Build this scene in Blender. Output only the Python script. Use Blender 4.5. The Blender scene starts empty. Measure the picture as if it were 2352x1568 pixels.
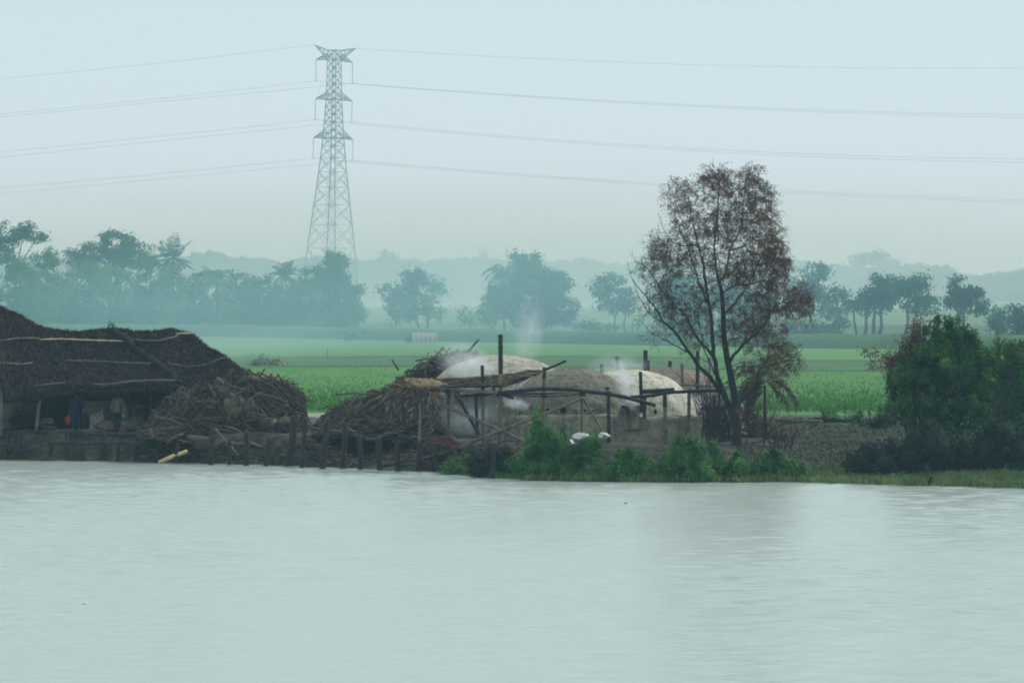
WATER_COL, WAVE = (.39, .44, .40), 1.0
SKY_FLAT, SKY_COL = .92, (6.0, 7.7, 8.0)
SKY_LOW = (8.0, 9.4, 11.3)
SUN_E = 2.4
HAZE_D, HAZE_COL, HAZE_G = .00022, (.52, .82, 1.0), .68
RIPPLE = 1.5
# River bank with charcoal kilns, thatched shed, dead tree, rice fields and a pylon in the haze
import bpy, math, random
import numpy as np
from mathutils import Vector
R = random.Random(7); NR = np.random.default_rng(11)
scene = bpy.context.scene
COL = scene.collection
FPX, CX, HY, CAMZ = 14000.0, 1176.0, 668.0, 7.2      # focal length in units of a 2352-wide frame, horizon row, eye height

def P(px, py, Y):                      # world point seen at (px,py) at distance Y
    return Vector(((px-CX)/FPX*Y, Y, CAMZ-(py-HY)/FPX*Y))
def dist(py, z=0.0):                   # distance at which level z is seen at row py
    return (CAMZ-z)*FPX/(py-HY)

# ---------------------------------------------------------------- materials
def new_mat(name):
    m = bpy.data.materials.new(name); m.use_nodes = True
    nt = m.node_tree
    return m, nt, nt.nodes['Principled BSDF']
def ramp(nt, fac, stops):
    r = nt.nodes.new('ShaderNodeValToRGB')
    el = r.color_ramp.elements
    while len(el) < len(stops): el.new(.5)
    for e, (p, c) in zip(el, stops): e.position = p; e.color = (*c, 1)
    nt.links.new(fac, r.inputs[0]); return r.outputs[0]
def noise(nt, scale, detail=4, rough=.6, vec=None, stretch=None):
    n = nt.nodes.new('ShaderNodeTexNoise'); n.inputs['Scale'].default_value = scale
    n.inputs['Detail'].default_value = detail; n.inputs['Roughness'].default_value = rough
    tc = nt.nodes.new('ShaderNodeTexCoord'); v = tc.outputs['Object'] if vec is None else vec
    if stretch:
        mp = nt.nodes.new('ShaderNodeMapping'); mp.inputs['Scale'].default_value = stretch
        nt.links.new(v, mp.inputs[0]); v = mp.outputs[0]
    nt.links.new(v, n.inputs['Vector']); return n.outputs['Fac']
def mixc(nt, fac, a, b, mode='MIX'):
    m = nt.nodes.new('ShaderNodeMix'); m.data_type = 'RGBA'; m.blend_type = mode
    for s, v in ((0, fac), (6, a), (7, b)):
        if isinstance(v, (int, float)): m.inputs[s].default_value = v
        elif isinstance(v, tuple): m.inputs[s].default_value = (*v, 1)
        else: nt.links.new(v, m.inputs[s])
    return m.outputs[2]
def mth(nt, op, a, b=0.0):
    m = nt.nodes.new('ShaderNodeMath'); m.operation = op
    for i, v in enumerate((a, b)):
        if isinstance(v, (int, float)): m.inputs[i].default_value = v
        else: nt.links.new(v, m.inputs[i])
    return m.outputs[0]
def bump(nt, bs, h, strength=.5, d=.05):
    b = nt.nodes.new('ShaderNodeBump'); b.inputs['Strength'].default_value = strength
    b.inputs['Distance'].default_value = d
    nt.links.new(h, b.inputs['Height']); nt.links.new(b.outputs[0], bs.inputs['Normal'])
def island(nt):
    g = nt.nodes.new('ShaderNodeNewGeometry'); return g.outputs['Random Per Island']

def simple(name, c1, c2, scale=3, rough=.85, bmp=.4, bd=.03, detail=5, stretch=None, stops=(.32, .68)):
    m, nt, bs = new_mat(name)
    f = noise(nt, scale, detail, .65, stretch=stretch)
    nt.links.new(ramp(nt, f, [(stops[0], c1), (stops[1], c2)]), bs.inputs['Base Color'])
    bs.inputs['Roughness'].default_value = rough
    bs.inputs['Specular IOR Level'].default_value = .25
    if bmp: bump(nt, bs, f, bmp, bd)
    return m
def wood(name, cols, scale=3, rough=.85, bmp=.5):
    """colour differs per stick (island) and along its grain"""
    m, nt, bs = new_mat(name)
    n = len(cols)
    c = ramp(nt, island(nt), [(i/(n-1), k) for i, k in enumerate(cols)])
    f = noise(nt, scale, 6, .7)
    c2 = ramp(nt, f, [(.3, (.45, .45, .45)), (.7, (1.25, 1.2, 1.15))])
    nt.links.new(mixc(nt, 1.0, c, c2, 'MULTIPLY'), bs.inputs['Base Color'])
    bs.inputs['Roughness'].default_value = rough; bs.inputs['Specular IOR Level'].default_value = .2
    bump(nt, bs, noise(nt, scale*6, 3), bmp, .02)
    return m
def foliage(name, dark, mid, light, scale=.5, trans=.25):
    m, nt, bs = new_mat(name)
    f = noise(nt, scale, 4, .6)
    a = ramp(nt, f, [(.3, dark), (.5, mid), (.72, light)])
    v = ramp(nt, island(nt), [(0, (.6, .65, .7)), (1, (1.35, 1.3, 1.1))])
    c = mixc(nt, 1.0, a, v, 'MULTIPLY')
    nt.links.new(c, bs.inputs['Base Color']); bs.inputs['Roughness'].default_value = .7
    bs.inputs['Specular IOR Level'].default_value = .15
    out = nt.nodes['Material Output']
    t = nt.nodes.new('ShaderNodeBsdfTranslucent'); nt.links.new(c, t.inputs[0])
    mx = nt.nodes.new('ShaderNodeMixShader'); mx.inputs[0].default_value = trans
    nt.links.new(bs.outputs[0], mx.inputs[1]); nt.links.new(t.outputs[0], mx.inputs[2])
    nt.links.new(mx.outputs[0], out.inputs['Surface'])
    return m

M = {}
M['branch'] = wood('branch bark', [(.018,.015,.017),(.065,.046,.04),(.03,.025,.027),(.14,.105,.08),(.025,.02,.023),(.19,.14,.095),(.05,.038,.035)])
M['branch_grey'] = wood('grey weathered branch', [(.09,.07,.055),(.2,.16,.115),(.12,.09,.075),(.3,.22,.15),(.14,.11,.09)])
M['cut'] = simple('sawn wood face', (.09,.07,.05), (.2,.16,.11), 9)
M['dark_bark'] = simple('dark dead bark', (.012,.014,.018), (.04,.036,.04), 6, bmp=.6)
M['trunk'] = simple('trunk bark', (.03,.028,.024), (.08,.065,.05), 3, bmp=.6)
M['stake'] = wood('wet stake wood', [(.022,.02,.022),(.075,.058,.052),(.034,.03,.032),(.11,.082,.066)], 4)
M['bamboo'] = simple('bamboo cane', (.11,.07,.05), (.3,.2,.13), 3, .6, .2, stretch=(3,3,.6))
M['bamboo_dark'] = simple('charred bamboo', (.012,.014,.018), (.045,.045,.045), 3, .7, .2)
M['bamboo_grey'] = simple('grey bamboo', (.09,.08,.075), (.24,.2,.17), 3, .7, .2)
M['bamboo_pale'] = simple('pale split bamboo', (.5,.34,.17), (.72,.56,.36), 3, .6, .2)
M['mud_wall'] = simple('mud plaster wall', (.09,.07,.065), (.18,.15,.135), 1.3, bmp=.5, detail=8)
M['mud'] = simple('bank mud', (.035,.028,.025), (.1,.08,.068), 1.2, bmp=.9, bd=.1, detail=8)
M['sack'] = simple('jute sack cloth', (.075,.065,.05), (.17,.145,.105), 5, .95, .6)
M['white_plastic'] = simple('white plastic', (.55,.57,.6), (.8,.8,.78), 3, .5, .2)
M['rag_grey'] = simple('grey plastic sheet', (.12,.13,.17), (.42,.43,.48), 1.6, .5, .4)
M['red_cloth'] = simple('red cloth bag', (.28,.015,.035), (.4,.035,.06), 4, .8, .3)
M['brick'] = wood('red brick', [(.2,.07,.05),(.3,.11,.07),(.15,.06,.05),(.36,.15,.1)], 6)
M['cyan'] = simple('cyan plastic', (0,.35,.38), (.02,.5,.5), 4, .4, 0)
M['near_black'] = simple('near_black', (.004,.004,.005), (.012,.011,.012), 5, 1, .2)  # near-black colour, also used as painted shade in gaps and openings
M['steel'] = simple('galvanised steel', (.38,.5,.52), (.5,.6,.62), 1, .6, 0)
M['glass'] = simple('insulator porcelain', (.4,.5,.52), (.5,.6,.62), 1, .4, 0)
M['wire'] = simple('aluminium conductor', (.25,.3,.31), (.32,.37,.38), 1, .5, 0)
M['skin'] = simple('brown skin', (.15,.075,.05), (.22,.115,.075), 8, .6, .05)
M['hair'] = simple('black hair', (.008,.007,.008), (.02,.017,.016), 30, .7, .3)
M['blue_cloth'] = simple('blue cotton', (.008,.018,.06), (.02,.04,.11), 5, .9, .5)
M['khaki_cloth'] = simple('khaki shirt', (.12,.105,.07), (.22,.19,.13), 5, .9, .5)
M['dark_cloth'] = simple('dark cloth', (.01,.018,.025), (.025,.035,.045), 5, .9, .5)
M['reed'] = foliage('marsh grass', (.05,.11,.035), (.12,.19,.065), (.25,.29,.13), 1.4)
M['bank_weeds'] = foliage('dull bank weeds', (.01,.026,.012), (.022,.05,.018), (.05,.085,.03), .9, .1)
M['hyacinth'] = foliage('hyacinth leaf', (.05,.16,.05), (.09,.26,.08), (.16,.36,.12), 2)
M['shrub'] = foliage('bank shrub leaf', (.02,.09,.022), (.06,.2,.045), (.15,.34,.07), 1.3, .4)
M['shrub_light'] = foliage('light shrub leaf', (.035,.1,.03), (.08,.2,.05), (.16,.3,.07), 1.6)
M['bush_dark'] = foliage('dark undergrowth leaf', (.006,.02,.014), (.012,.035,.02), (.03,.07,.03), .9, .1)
M['tree_right'] = foliage('broadleaf green', (.012,.055,.018), (.04,.14,.035), (.13,.29,.055), 1.0, .35)
M['dead_leaf'] = foliage('dry brown leaf', (.075,.032,.028), (.16,.065,.045), (.28,.125,.075), 1.3)
M['dry_twig'] = simple('dry twig', (.03,.02,.02), (.09,.055,.045), 5, bmp=0)
M['far_a'] = foliage('orchard foliage', (.01,.055,.03), (.035,.13,.055), (.12,.3,.1), .22)
M['far_b'] = foliage('light orchard foliage', (.03,.1,.045), (.08,.22,.08), (.17,.36,.13), .25)
M['far_c'] = foliage('dark orchard foliage', (.006,.03,.025), (.018,.07,.04), (.05,.15,.06), .25)
M['palm'] = foliage('palm frond', (.015,.07,.04), (.04,.14,.06), (.09,.24,.09), .4)
M['far_wood'] = foliage('distant wood', (.01,.05,.035), (.025,.09,.05), (.05,.14,.07), .05, .1)
M['rice'] = foliage('rice leaf', (.035,.14,.03), (.055,.18,.035), (.09,.24,.045), .12)
M['dry_grass'] = foliage('dry dike grass', (.09,.11,.06), (.15,.17,.09), (.22,.2,.12), .3)

def brick_mat(name, c1, c2, mortar, cs):
    m, nt, bs = new_mat(name)
    tc = nt.nodes.new('ShaderNodeTexCoord')
    sep = nt.nodes.new('ShaderNodeSeparateXYZ'); nt.links.new(tc.outputs['Object'], sep.inputs[0])
    ang = mth(nt, 'ARCTAN2', sep.outputs[1], sep.outputs[0])
    cmb = nt.nodes.new('ShaderNodeCombineXYZ')
    nt.links.new(mth(nt, 'MULTIPLY', ang, 2.6), cmb.inputs[0]); nt.links.new(sep.outputs[2], cmb.inputs[1])
    b = nt.nodes.new('ShaderNodeTexBrick'); b.inputs['Scale'].default_value = 1
    b.inputs['Brick Width'].default_value = .26; b.inputs['Row Height'].default_value = .085
    b.inputs['Mortar Size'].default_value = .008; b.inputs['Mortar Smooth'].default_value = .6
    nt.links.new(cmb.outputs[0], b.inputs['Vector'])
    f = noise(nt, .9, 8, .7)
    base = ramp(nt, f, [(.3, c1), (.7, c2)])
    g = ramp(nt, b.outputs['Fac'], [(.0, (1,1,1)), (1, mortar)])
    fine = ramp(nt, noise(nt, 6, 7, .75), [(.34, (.45,.43,.42)), (.47, (.92,.9,.88)), (.65, (1.15,1.15,1.15))])
    streak = ramp(nt, noise(nt, 1.6, 6, .7, stretch=(1.6, 1.6, .25)), [(.36, (.42,.4,.39)), (.5, (.95,.94,.92)), (.7, (1.1,1.1,1.1))])
    c = mixc(nt, .75, mixc(nt, 1, mixc(nt, cs, base, g, 'MULTIPLY'), fine, 'MULTIPLY'), streak, 'MULTIPLY')
    nt.links.new(c, bs.inputs['Base Color']); bs.inputs['Roughness'].default_value = .95
    bs.inputs['Specular IOR Level'].default_value = .1
    bump(nt, bs, mth(nt, 'ADD', noise(nt, 5, 6, .7), mth(nt, 'MULTIPLY', b.outputs['Fac'], -.4)), .7, .06)
    return m
M['kiln_pale'] = brick_mat('pale mud over brick', (.34,.32,.275), (.6,.56,.475), (.7,.68,.64), .7)
M['kiln_white'] = brick_mat('bleached mud over brick', (.5,.475,.4), (.78,.74,.63), (.75,.73,.7), .6)
M['kiln_grey'] = brick_mat('rough grey mud', (.14,.13,.11), (.31,.29,.24), (.85,.83,.8), .3)
M['kiln_brown'] = brick_mat('brown baked mud', (.17,.135,.115), (.36,.29,.24), (.8,.78,.75), .4)
M['kiln_base'] = brick_mat('streaked mud base', (.24,.215,.17), (.5,.455,.37), (.92,.9,.9), .3)
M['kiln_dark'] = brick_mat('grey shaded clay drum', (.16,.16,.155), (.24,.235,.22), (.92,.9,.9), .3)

# thatch
m, nt, bs = new_mat('old thatch')
v = ramp(nt, island(nt), [(0, (.011,.01,.013)), (.4, (.03,.025,.027)), (.75, (.065,.05,.048)), (1, (.14,.105,.085))])
n2 = ramp(nt, noise(nt, .7, 4, .6), [(.3, (.65,.7,.8)), (.7, (1.3,1.15,1.1))])
nt.links.new(mixc(nt, 1, v, n2, 'MULTIPLY'), bs.inputs['Base Color']); bs.inputs['Roughness'].default_value = .95
bs.inputs['Specular IOR Level'].default_value = .1
M['thatch'] = m
M['thatch_core'] = simple('thatch core', (.014,.012,.013), (.04,.03,.03), 4, .95, .8, .08)
m, nt, bs = new_mat('palm thatch')
v = ramp(nt, island(nt), [(0, (.02,.018,.02)), (.4, (.06,.04,.035)), (.8, (.2,.12,.08)), (1, (.5,.36,.24))])
nt.links.new(v, bs.inputs['Base Color']); bs.inputs['Roughness'].default_value = .9
M['palm_thatch'] = m
M['black_thatch'] = simple('black thatch', (.006,.006,.009), (.02,.018,.02), 6, .95, .5)

# ---------------------------------------------------------------- mesh builder
class MB:
    def __init__(s): s.v = []; s.n = 0; s.q = []; s.p = []
    def add(s, verts, quads=None, polys=None):
        verts = np.asarray(verts, float).reshape(-1, 3)
        if quads is not None and len(quads): s.q.append(np.asarray(quads, int)+s.n)
        if polys: s.p += [[i+s.n for i in f] for f in polys]
        s.v.append(verts); s.n += len(verts); return s
    def tube(s, pts, rad, sides=6, cap=True):
        pts = [Vector(p) for p in pts]; n = len(pts)
        if not hasattr(rad, '__len__'): rad = [rad]*n
        vs = []; ref = None
        for i, p in enumerate(pts):
            d = (pts[min(i+1, n-1)]-pts[max(i-1, 0)])
            d = d.normalized() if d.length > 1e-9 else Vector((0, 0, 1))
            if ref is None: ref = Vector((0, 0, 1)) if abs(d.z) < .9 else Vector((1, 0, 0))
            a = d.cross(ref).normalized(); b = a.cross(d).normalized(); ref = b
            for k in range(sides):
                t = 2*math.pi*k/sides
                vs.append(p+(a*math.cos(t)+b*math.sin(t))*rad[i])
        q = [(i*sides+k, i*sides+(k+1) % sides, (i+1)*sides+(k+1) % sides, (i+1)*sides+k) for i in range(n-1) for k in range(sides)]
        pl = [list(range(sides))[::-1], list(range((n-1)*sides, n*sides))] if cap else None
        return s.add([tuple(x) for x in vs], q, pl)
    def box(s, c, size, rz=0, rx=0):
        c = Vector(c); hx, hy, hz = size[0]/2, size[1]/2, size[2]/2; vs = []
        for x, y, z in ((-1,-1,-1),(1,-1,-1),(1,1,-1),(-1,1,-1),(-1,-1,1),(1,-1,1),(1,1,1),(-1,1,1)):
            v = Vector((x*hx, y*hy, z*hz))
            if rx: v = Vector((v.x, v.y*math.cos(rx)-v.z*math.sin(rx), v.y*math.sin(rx)+v.z*math.cos(rx)))
            v = Vector((v.x*math.cos(rz)-v.y*math.sin(rz), v.x*math.sin(rz)+v.y*math.cos(rz), v.z)); vs.append(tuple(v+c))
        return s.add(vs, [(0,3,2,1),(4,5,6,7),(0,1,5,4),(1,2,6,5),(2,3,7,6),(3,0,4,7)])
    def leaves(s, c, d, w, l, nrm=None):
        """c centres, d unit directions along the leaf, w,l half sizes (arrays)"""
        c = np.asarray(c); n = len(c)
        if n == 0: return s
        r = NR.normal(size=(n, 3))
        if nrm is not None:      # leaf blades facing along nrm
            nrm = nrm/(np.linalg.norm(nrm, axis=1)[:, None]+1e-9); d = np.cross(nrm, r); d /= np.linalg.norm(d, axis=1)[:, None]+1e-9; a = np.cross(nrm, d)
        else: d = np.asarray(d); a = np.cross(d, r); a /= np.linalg.norm(a, axis=1)[:, None]+1e-9
        w = np.broadcast_to(w, n)[:, None]; l = np.broadcast_to(l, n)[:, None]
        v = np.stack([c-d*l, c+a*w, c+d*l, c-a*w], 1).reshape(-1, 3)
        return s.add(v, np.arange(4*n).reshape(n, 4))
    def blob(s, c, r, seed=0, amp=.18, seg=14, rings=9, freq=2.0):
        rr = random.Random(seed); ph = [rr.uniform(0, 6.28) for _ in range(6)]
        vs = []; q = []
        for i in range(rings+1):
            th = math.pi*i/rings
            for k in range(seg):
                f = 2*math.pi*k/seg
                x, y, z = math.sin(th)*math.cos(f), math.sin(th)*math.sin(f), math.cos(th)
                m_ = 1+amp*(math.sin(freq*x*2+ph[0])*math.sin(freq*y*1.7+ph[1])+.6*math.sin(freq*z*2.3+ph[2]+x*3)+.4*math.sin(5*x+ph[3])*math.sin(5*z+4*y+ph[4]))
                vs.append((c[0]+x*r[0]*m_, c[1]+y*r[1]*m_, c[2]+z*r[2]*m_))
        for i in range(rings):
            for k in range(seg):
                q.append((i*seg+k, i*seg+(k+1) % seg, (i+1)*seg+(k+1) % seg, (i+1)*seg+k))
        return s.add(vs, q)
    def build(s, name, mat, parent=None, origin=None, smooth=False):
        V = np.concatenate(s.v) if s.v else np.zeros((0, 3))
        if origin is None:
            if parent is not None: origin = WL[parent.name]
            else: origin = ((V[:, 0].min()+V[:, 0].max())/2, (V[:, 1].min()+V[:, 1].max())/2, V[:, 2].min())
        o0 = np.array(origin, float)
        me = bpy.data.meshes.new(name)
        Q = np.concatenate(s.q) if s.q else np.zeros((0, 4), int)
        loops = Q.reshape(-1); tot = np.full(len(Q), 4)
        if s.p:
            loops = np.concatenate([loops, np.array([i for f in s.p for i in f], int)])
            tot = np.concatenate([tot, np.array([len(f) for f in s.p])])
        me.vertices.add(len(V)); me.vertices.foreach_set('co', (V-o0).astype(np.float32).reshape(-1))
        me.loops.add(len(loops)); me.loops.foreach_set('vertex_index', loops.astype(np.int32))
        me.polygons.add(len(tot)); st = np.concatenate([[0], np.cumsum(tot)[:-1]]) if len(tot) else np.zeros(0)
        me.polygons.foreach_set('loop_start', st.astype(np.int32))
        me.update(calc_edges=True); me.validate()
        if smooth: me.polygons.foreach_set('use_smooth', [True]*len(me.polygons))
        me.materials.append(M[mat] if isinstance(mat, str) else mat)
        o = bpy.data.objects.new(name, me); COL.objects.link(o)
        if parent is not None:
            o.parent = parent; pw = WL[parent.name]
            o.location = (o0[0]-pw[0], o0[1]-pw[1], o0[2]-pw[2])
        else: o.location = tuple(o0)
        WL[o.name] = tuple(o0)
        return o
WL = {}
def tag(o, label=None, cat=None, group=None, kind=None):
    if label: o['label'] = label
    if cat: o['category'] = cat
    if group: o['group'] = group
    if kind: o['kind'] = kind
    return o
def thing(name, loc, label, cat, group=None):
    o = bpy.data.objects.new(name, None); COL.objects.link(o); o.location = loc; o.empty_display_size = .3
    WL[o.name] = tuple(loc); return tag(o, label, cat, group)
def interp(x, pts):
    if x <= pts[0][0]: return pts[0][1]
    for (a, b), (c, d) in zip(pts, pts[1:]):
        if x <= c: return b+(d-b)*(x-a)/(c-a)
    return pts[-1][1]
def sstep(a, b, x):
    t = min(1, max(0, (x-a)/(b-a))); return t*t*(3-2*t)

# ---------------------------------------------------------------- camera, light, sky, air
cam = bpy.data.cameras.new('camera'); co = bpy.data.objects.new('camera', cam); COL.objects.link(co)
co.location = (0, 0, CAMZ); co.rotation_euler = (math.radians(90), 0, 0)
cam.sensor_width = 36; cam.lens = FPX/2352*36; cam.shift_y = -(784-HY)/2352; cam.shift_x = 0
cam.clip_start = 1; cam.clip_end = 30000
scene.camera = co
vs_ = scene.view_settings; vs_.view_transform = 'Standard'; vs_.look = 'None'; vs_.exposure = 0; vs_.gamma = 1
SUN_EL, SUN_AZ = math.radians(42), math.radians(54)      # azimuth clockwise from +Y (north)
w = bpy.data.worlds.new('World'); scene.world = w; w.use_nodes = True
nt = w.node_tree; bg = nt.nodes['Background']; bg.inputs[1].default_value = .1
sky = nt.nodes.new('ShaderNodeTexSky'); sky.sky_type = 'NISHITA'; sky.sun_disc = False
sky.sun_elevation = SUN_EL; sky.sun_rotation = SUN_AZ; sky.dust_density = 6; sky.air_density = 1.2
tcw = nt.nodes.new('ShaderNodeTexCoord'); spw = nt.nodes.new('ShaderNodeSeparateXYZ'); nt.links.new(tcw.outputs['Generated'], spw.inputs[0])
mrw = nt.nodes.new('ShaderNodeMapRange'); mrw.inputs[1].default_value = 0; mrw.inputs[2].default_value = .09; nt.links.new(spw.outputs[2], mrw.inputs[0])
over = mixc(nt, mrw.outputs[0], SKY_LOW, SKY_COL)      # overcast sky, brighter toward the horizon
nt.links.new(mixc(nt, SKY_FLAT, sky.outputs[0], over), bg.inputs[0])
sl = bpy.data.lights.new('sun', 'SUN'); sl.energy = SUN_E; sl.angle = math.radians(14); sl.color = (1, .96, .92)
so = bpy.data.objects.new('sun', sl); COL.objects.link(so)
sd = Vector((math.sin(SUN_AZ)*math.cos(SUN_EL), math.cos(SUN_AZ)*math.cos(SUN_EL), math.sin(SUN_EL)))
so.rotation_euler = sd.to_track_quat('Z', 'Y').to_euler(); so.location = (60, 200, 90)
scene.cycles.filter_width = 1.9
scene.cycles.volume_bounces = 3; scene.cycles.max_bounces = 6; scene.cycles.transparent_max_bounces = 8

b = MB(); b.box((0, 5900, 38.5), (5600, 12400, 82))
m = bpy.data.materials.new('haze air'); m.use_nodes = True; nt = m.node_tree
nt.nodes.remove(nt.nodes['Principled BSDF'])
pv = nt.nodes.new('ShaderNodeVolumePrincipled'); pv.inputs['Density'].default_value = HAZE_D
pv.inputs['Color'].default_value = (*HAZE_COL, 1); pv.inputs['Absorption Color'].default_value = (.8, .8, .8, 1)
pv.inputs['Anisotropy'].default_value = HAZE_G
nt.links.new(pv.outputs[0], nt.nodes['Material Output'].inputs['Volume'])
tag(b.build('haze', m), 'pale blue haze over the river and fields', kind='stuff')
# ---------------------------------------------------------------- terrain, water, fields
SH = [(0,1056),(300,1060),(600,1067),(800,1076),(900,1081),(1000,1085),(1060,1091),(1120,1099),(1250,1104),(1500,1108),(1850,1107),(1950,1109),(2050,1114),(2352,1122)]
SHW = [((px-CX)/FPX*dist(py), dist(py)) for px, py in SH]
SHW = [(-200, 262)] + SHW + [(60, 214), (200, 205)]
def shoreY(x): return interp(x, SHW)+.35*math.sin(x*1.7)+.18*math.sin(x*4.3+1)
def wob(x, y): return math.sin(x*.9+1.3)*math.cos(y*.7)+.6*math.sin(x*2.3+y*1.9)+.35*math.sin(x*5.1-y*3.7)+.25*math.sin(x*9.3+y*8.1)
def height(x, y):
    d = y-shoreY(x)
    if d < 0: return max(-1.6, d*.16)-.02
    steep = min(1.2, d*.95)
    mid = 1.08*sstep(0, 12, d)*.55+.45*1.08*min(1, d/9)
    right = 1.3*sstep(-1, 38, d)
    t1 = sstep(-8.6, -5.6, x); t2 = sstep(9.2, 12.5, x)
    h = steep*(1-t1)+mid*t1*(1-t2)+right*t1*t2
    f = sstep(285, 303, y)
    h = h*(1-f)+.88*f
    amp = .05*sstep(.1, 2, d)*(1-sstep(290, 300, y))
    return h+amp*wob(x, y)+.02*wob(x*3, y*3)*(1-f)
def gz(px, Y): return height((px-CX)/FPX*Y, Y)
def on_ground(px, py):
    """point of the ground seen at (px,py), marching away from the camera"""
    Y = 200.0
    while Y < 1200:
        p = P(px, py, Y)
        if p.z <= height(p.x, p.y): return p
        Y += .25
    return P(px, py, 1000)
xs = list(np.arange(-27, 27.01, .33)); g = 27
while g < 5200: g *= 1.25; xs.append(g); xs.insert(0, -g)
ys = [-260, -100, 0, 100, 180, 205]+list(np.arange(212, 306, .4)); g = 306
while g < 11500: g *= 1.06; ys.append(g)
b = MB(); nx, ny = len(xs), len(ys)
vs = [(x, y, height(x, y)) for y in ys for x in xs]
q = [(j*nx+i, j*nx+i+1, (j+1)*nx+i+1, (j+1)*nx+i) for j in range(ny-1) for i in range(nx-1)]
b.add(vs, q)
m, nt, bs = new_mat('ground')
tc = nt.nodes.new('ShaderNodeTexCoord'); sep = nt.nodes.new('ShaderNodeSeparateXYZ'); nt.links.new(tc.outputs['Object'], sep.inputs[0])
mud = ramp(nt, noise(nt, 1.4, 9, .72), [(.3, (.018,.017,.017)), (.48, (.055,.045,.039)), (.75, (.17,.14,.12))])
grs = ramp(nt, noise(nt, 2.5, 6, .7), [(.3, (.012,.022,.012)), (.7, (.045,.062,.026))])
far = ramp(nt, noise(nt, .012, 5, .6, stretch=(1, .3, 1)), [(.35, (.05,.1,.06)), (.65, (.1,.16,.09))])
mr = nt.nodes.new('ShaderNodeMapRange'); mr.inputs[1].default_value = 8; mr.inputs[2].default_value = 13
nt.links.new(sep.outputs[0], mr.inputs[0])
gm = mth(nt, 'MULTIPLY', mr.outputs[0], mth(nt, 'GREATER_THAN', noise(nt, .5, 5, .7, stretch=(.5, 1, 1)), .47))
c = mixc(nt, gm, mud, grs)
mr2 = nt.nodes.new('ShaderNodeMapRange'); mr2.inputs[1].default_value = 268; mr2.inputs[2].default_value = 296
nt.links.new(sep.outputs[1], mr2.inputs[0])
c = mixc(nt, mr2.outputs[0], c, far)
nt.links.new(c, bs.inputs['Base Color']); bs.inputs['Roughness'].default_value = .95; bs.inputs['Specular IOR Level'].default_value = .15
bump(nt, bs, noise(nt, 3, 8, .7), .9, .12)
tag(b.build('ground', m, origin=(0, 0, 0), smooth=True), 'muddy river bank and flat farmland', kind='structure')

# real ripples on the stretch of river in front of the bank, plain sheet beyond
wx = np.arange(-27, 27.01, .24); wy = np.arange(98, 266.01, .14)
GX, GY = np.meshgrid(wx, wy); Z = np.zeros_like(GX); wr = np.random.default_rng(5)
for i in range(46):
    lam = .6*(1+wr.random()**2*2.2); th_ = wr.normal()*.75; k_ = 2*math.pi/lam
    Z += (.0135*lam**.25)/k_*np.sin(k_*(GX*math.sin(th_)*.8+GY*math.cos(th_))+wr.random()*6.28)*RIPPLE
env = .75+.35*np.sin(GX*.11+GY*.035+1)*np.sin(GY*.06-GX*.05)+.2*np.sin(GX*.31-GY*.02+2)
edge = np.clip((27-np.abs(GX))/3, 0, 1)*np.clip((GY-98)/4, 0, 1)
Z *= env*edge; nyw, nxw = Z.shape
b = MB(); I = np.arange(nyw*nxw).reshape(nyw, nxw)
b.add(np.stack([GX, GY, Z], 2).reshape(-1, 3), np.stack([I[:-1, :-1], I[:-1, 1:], I[1:, 1:], I[1:, :-1]], 2).reshape(-1, 4))
x0, x1, y0, y1 = wx[0], wx[-1], wy[0], wy[-1]
for (a0, a1, c0, c1) in ((-2700, 2700, -280, y0), (-2700, x0, y0, y1), (x1, 2700, y0, y1)): b.add([(a0,c0,0),(a1,c0,0),(a1,c1,0),(a0,c1,0)], [(0,1,2,3)])
m, nt, bs = new_mat('river water')
bs.inputs['Base Color'].default_value = (*WATER_COL, 1); bs.inputs['Roughness'].default_value = .19
bs.inputs['IOR'].default_value = 1.333; bs.inputs['Specular IOR Level'].default_value = .5
f1 = noise(nt, 1.0, 3, .55, stretch=(.75, 2.4, 1)); f2 = noise(nt, 3.2, 2, .6, stretch=(.7, 2.0, 1)); f3 = noise(nt, .035, 3, .5, stretch=(.5, 1.6, 1))
f0 = noise(nt, .34, 3, .6, stretch=(.9, 1.3, 1))
h = mth(nt, 'ADD', mth(nt, 'MULTIPLY', f0, .0), mth(nt, 'ADD', mth(nt, 'MULTIPLY', f1, .0), mth(nt, 'MULTIPLY', f2, .02)))
amp = mth(nt, 'ADD', mth(nt, 'MULTIPLY', f3, 1.0), .45)
bump(nt, bs, mth(nt, 'MULTIPLY', h, amp), 1.0, WAVE)
tag(b.build('river_water', m, origin=(0, 0, 0), smooth=True), 'calm pale river water with fine ripples', kind='structure')

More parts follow.
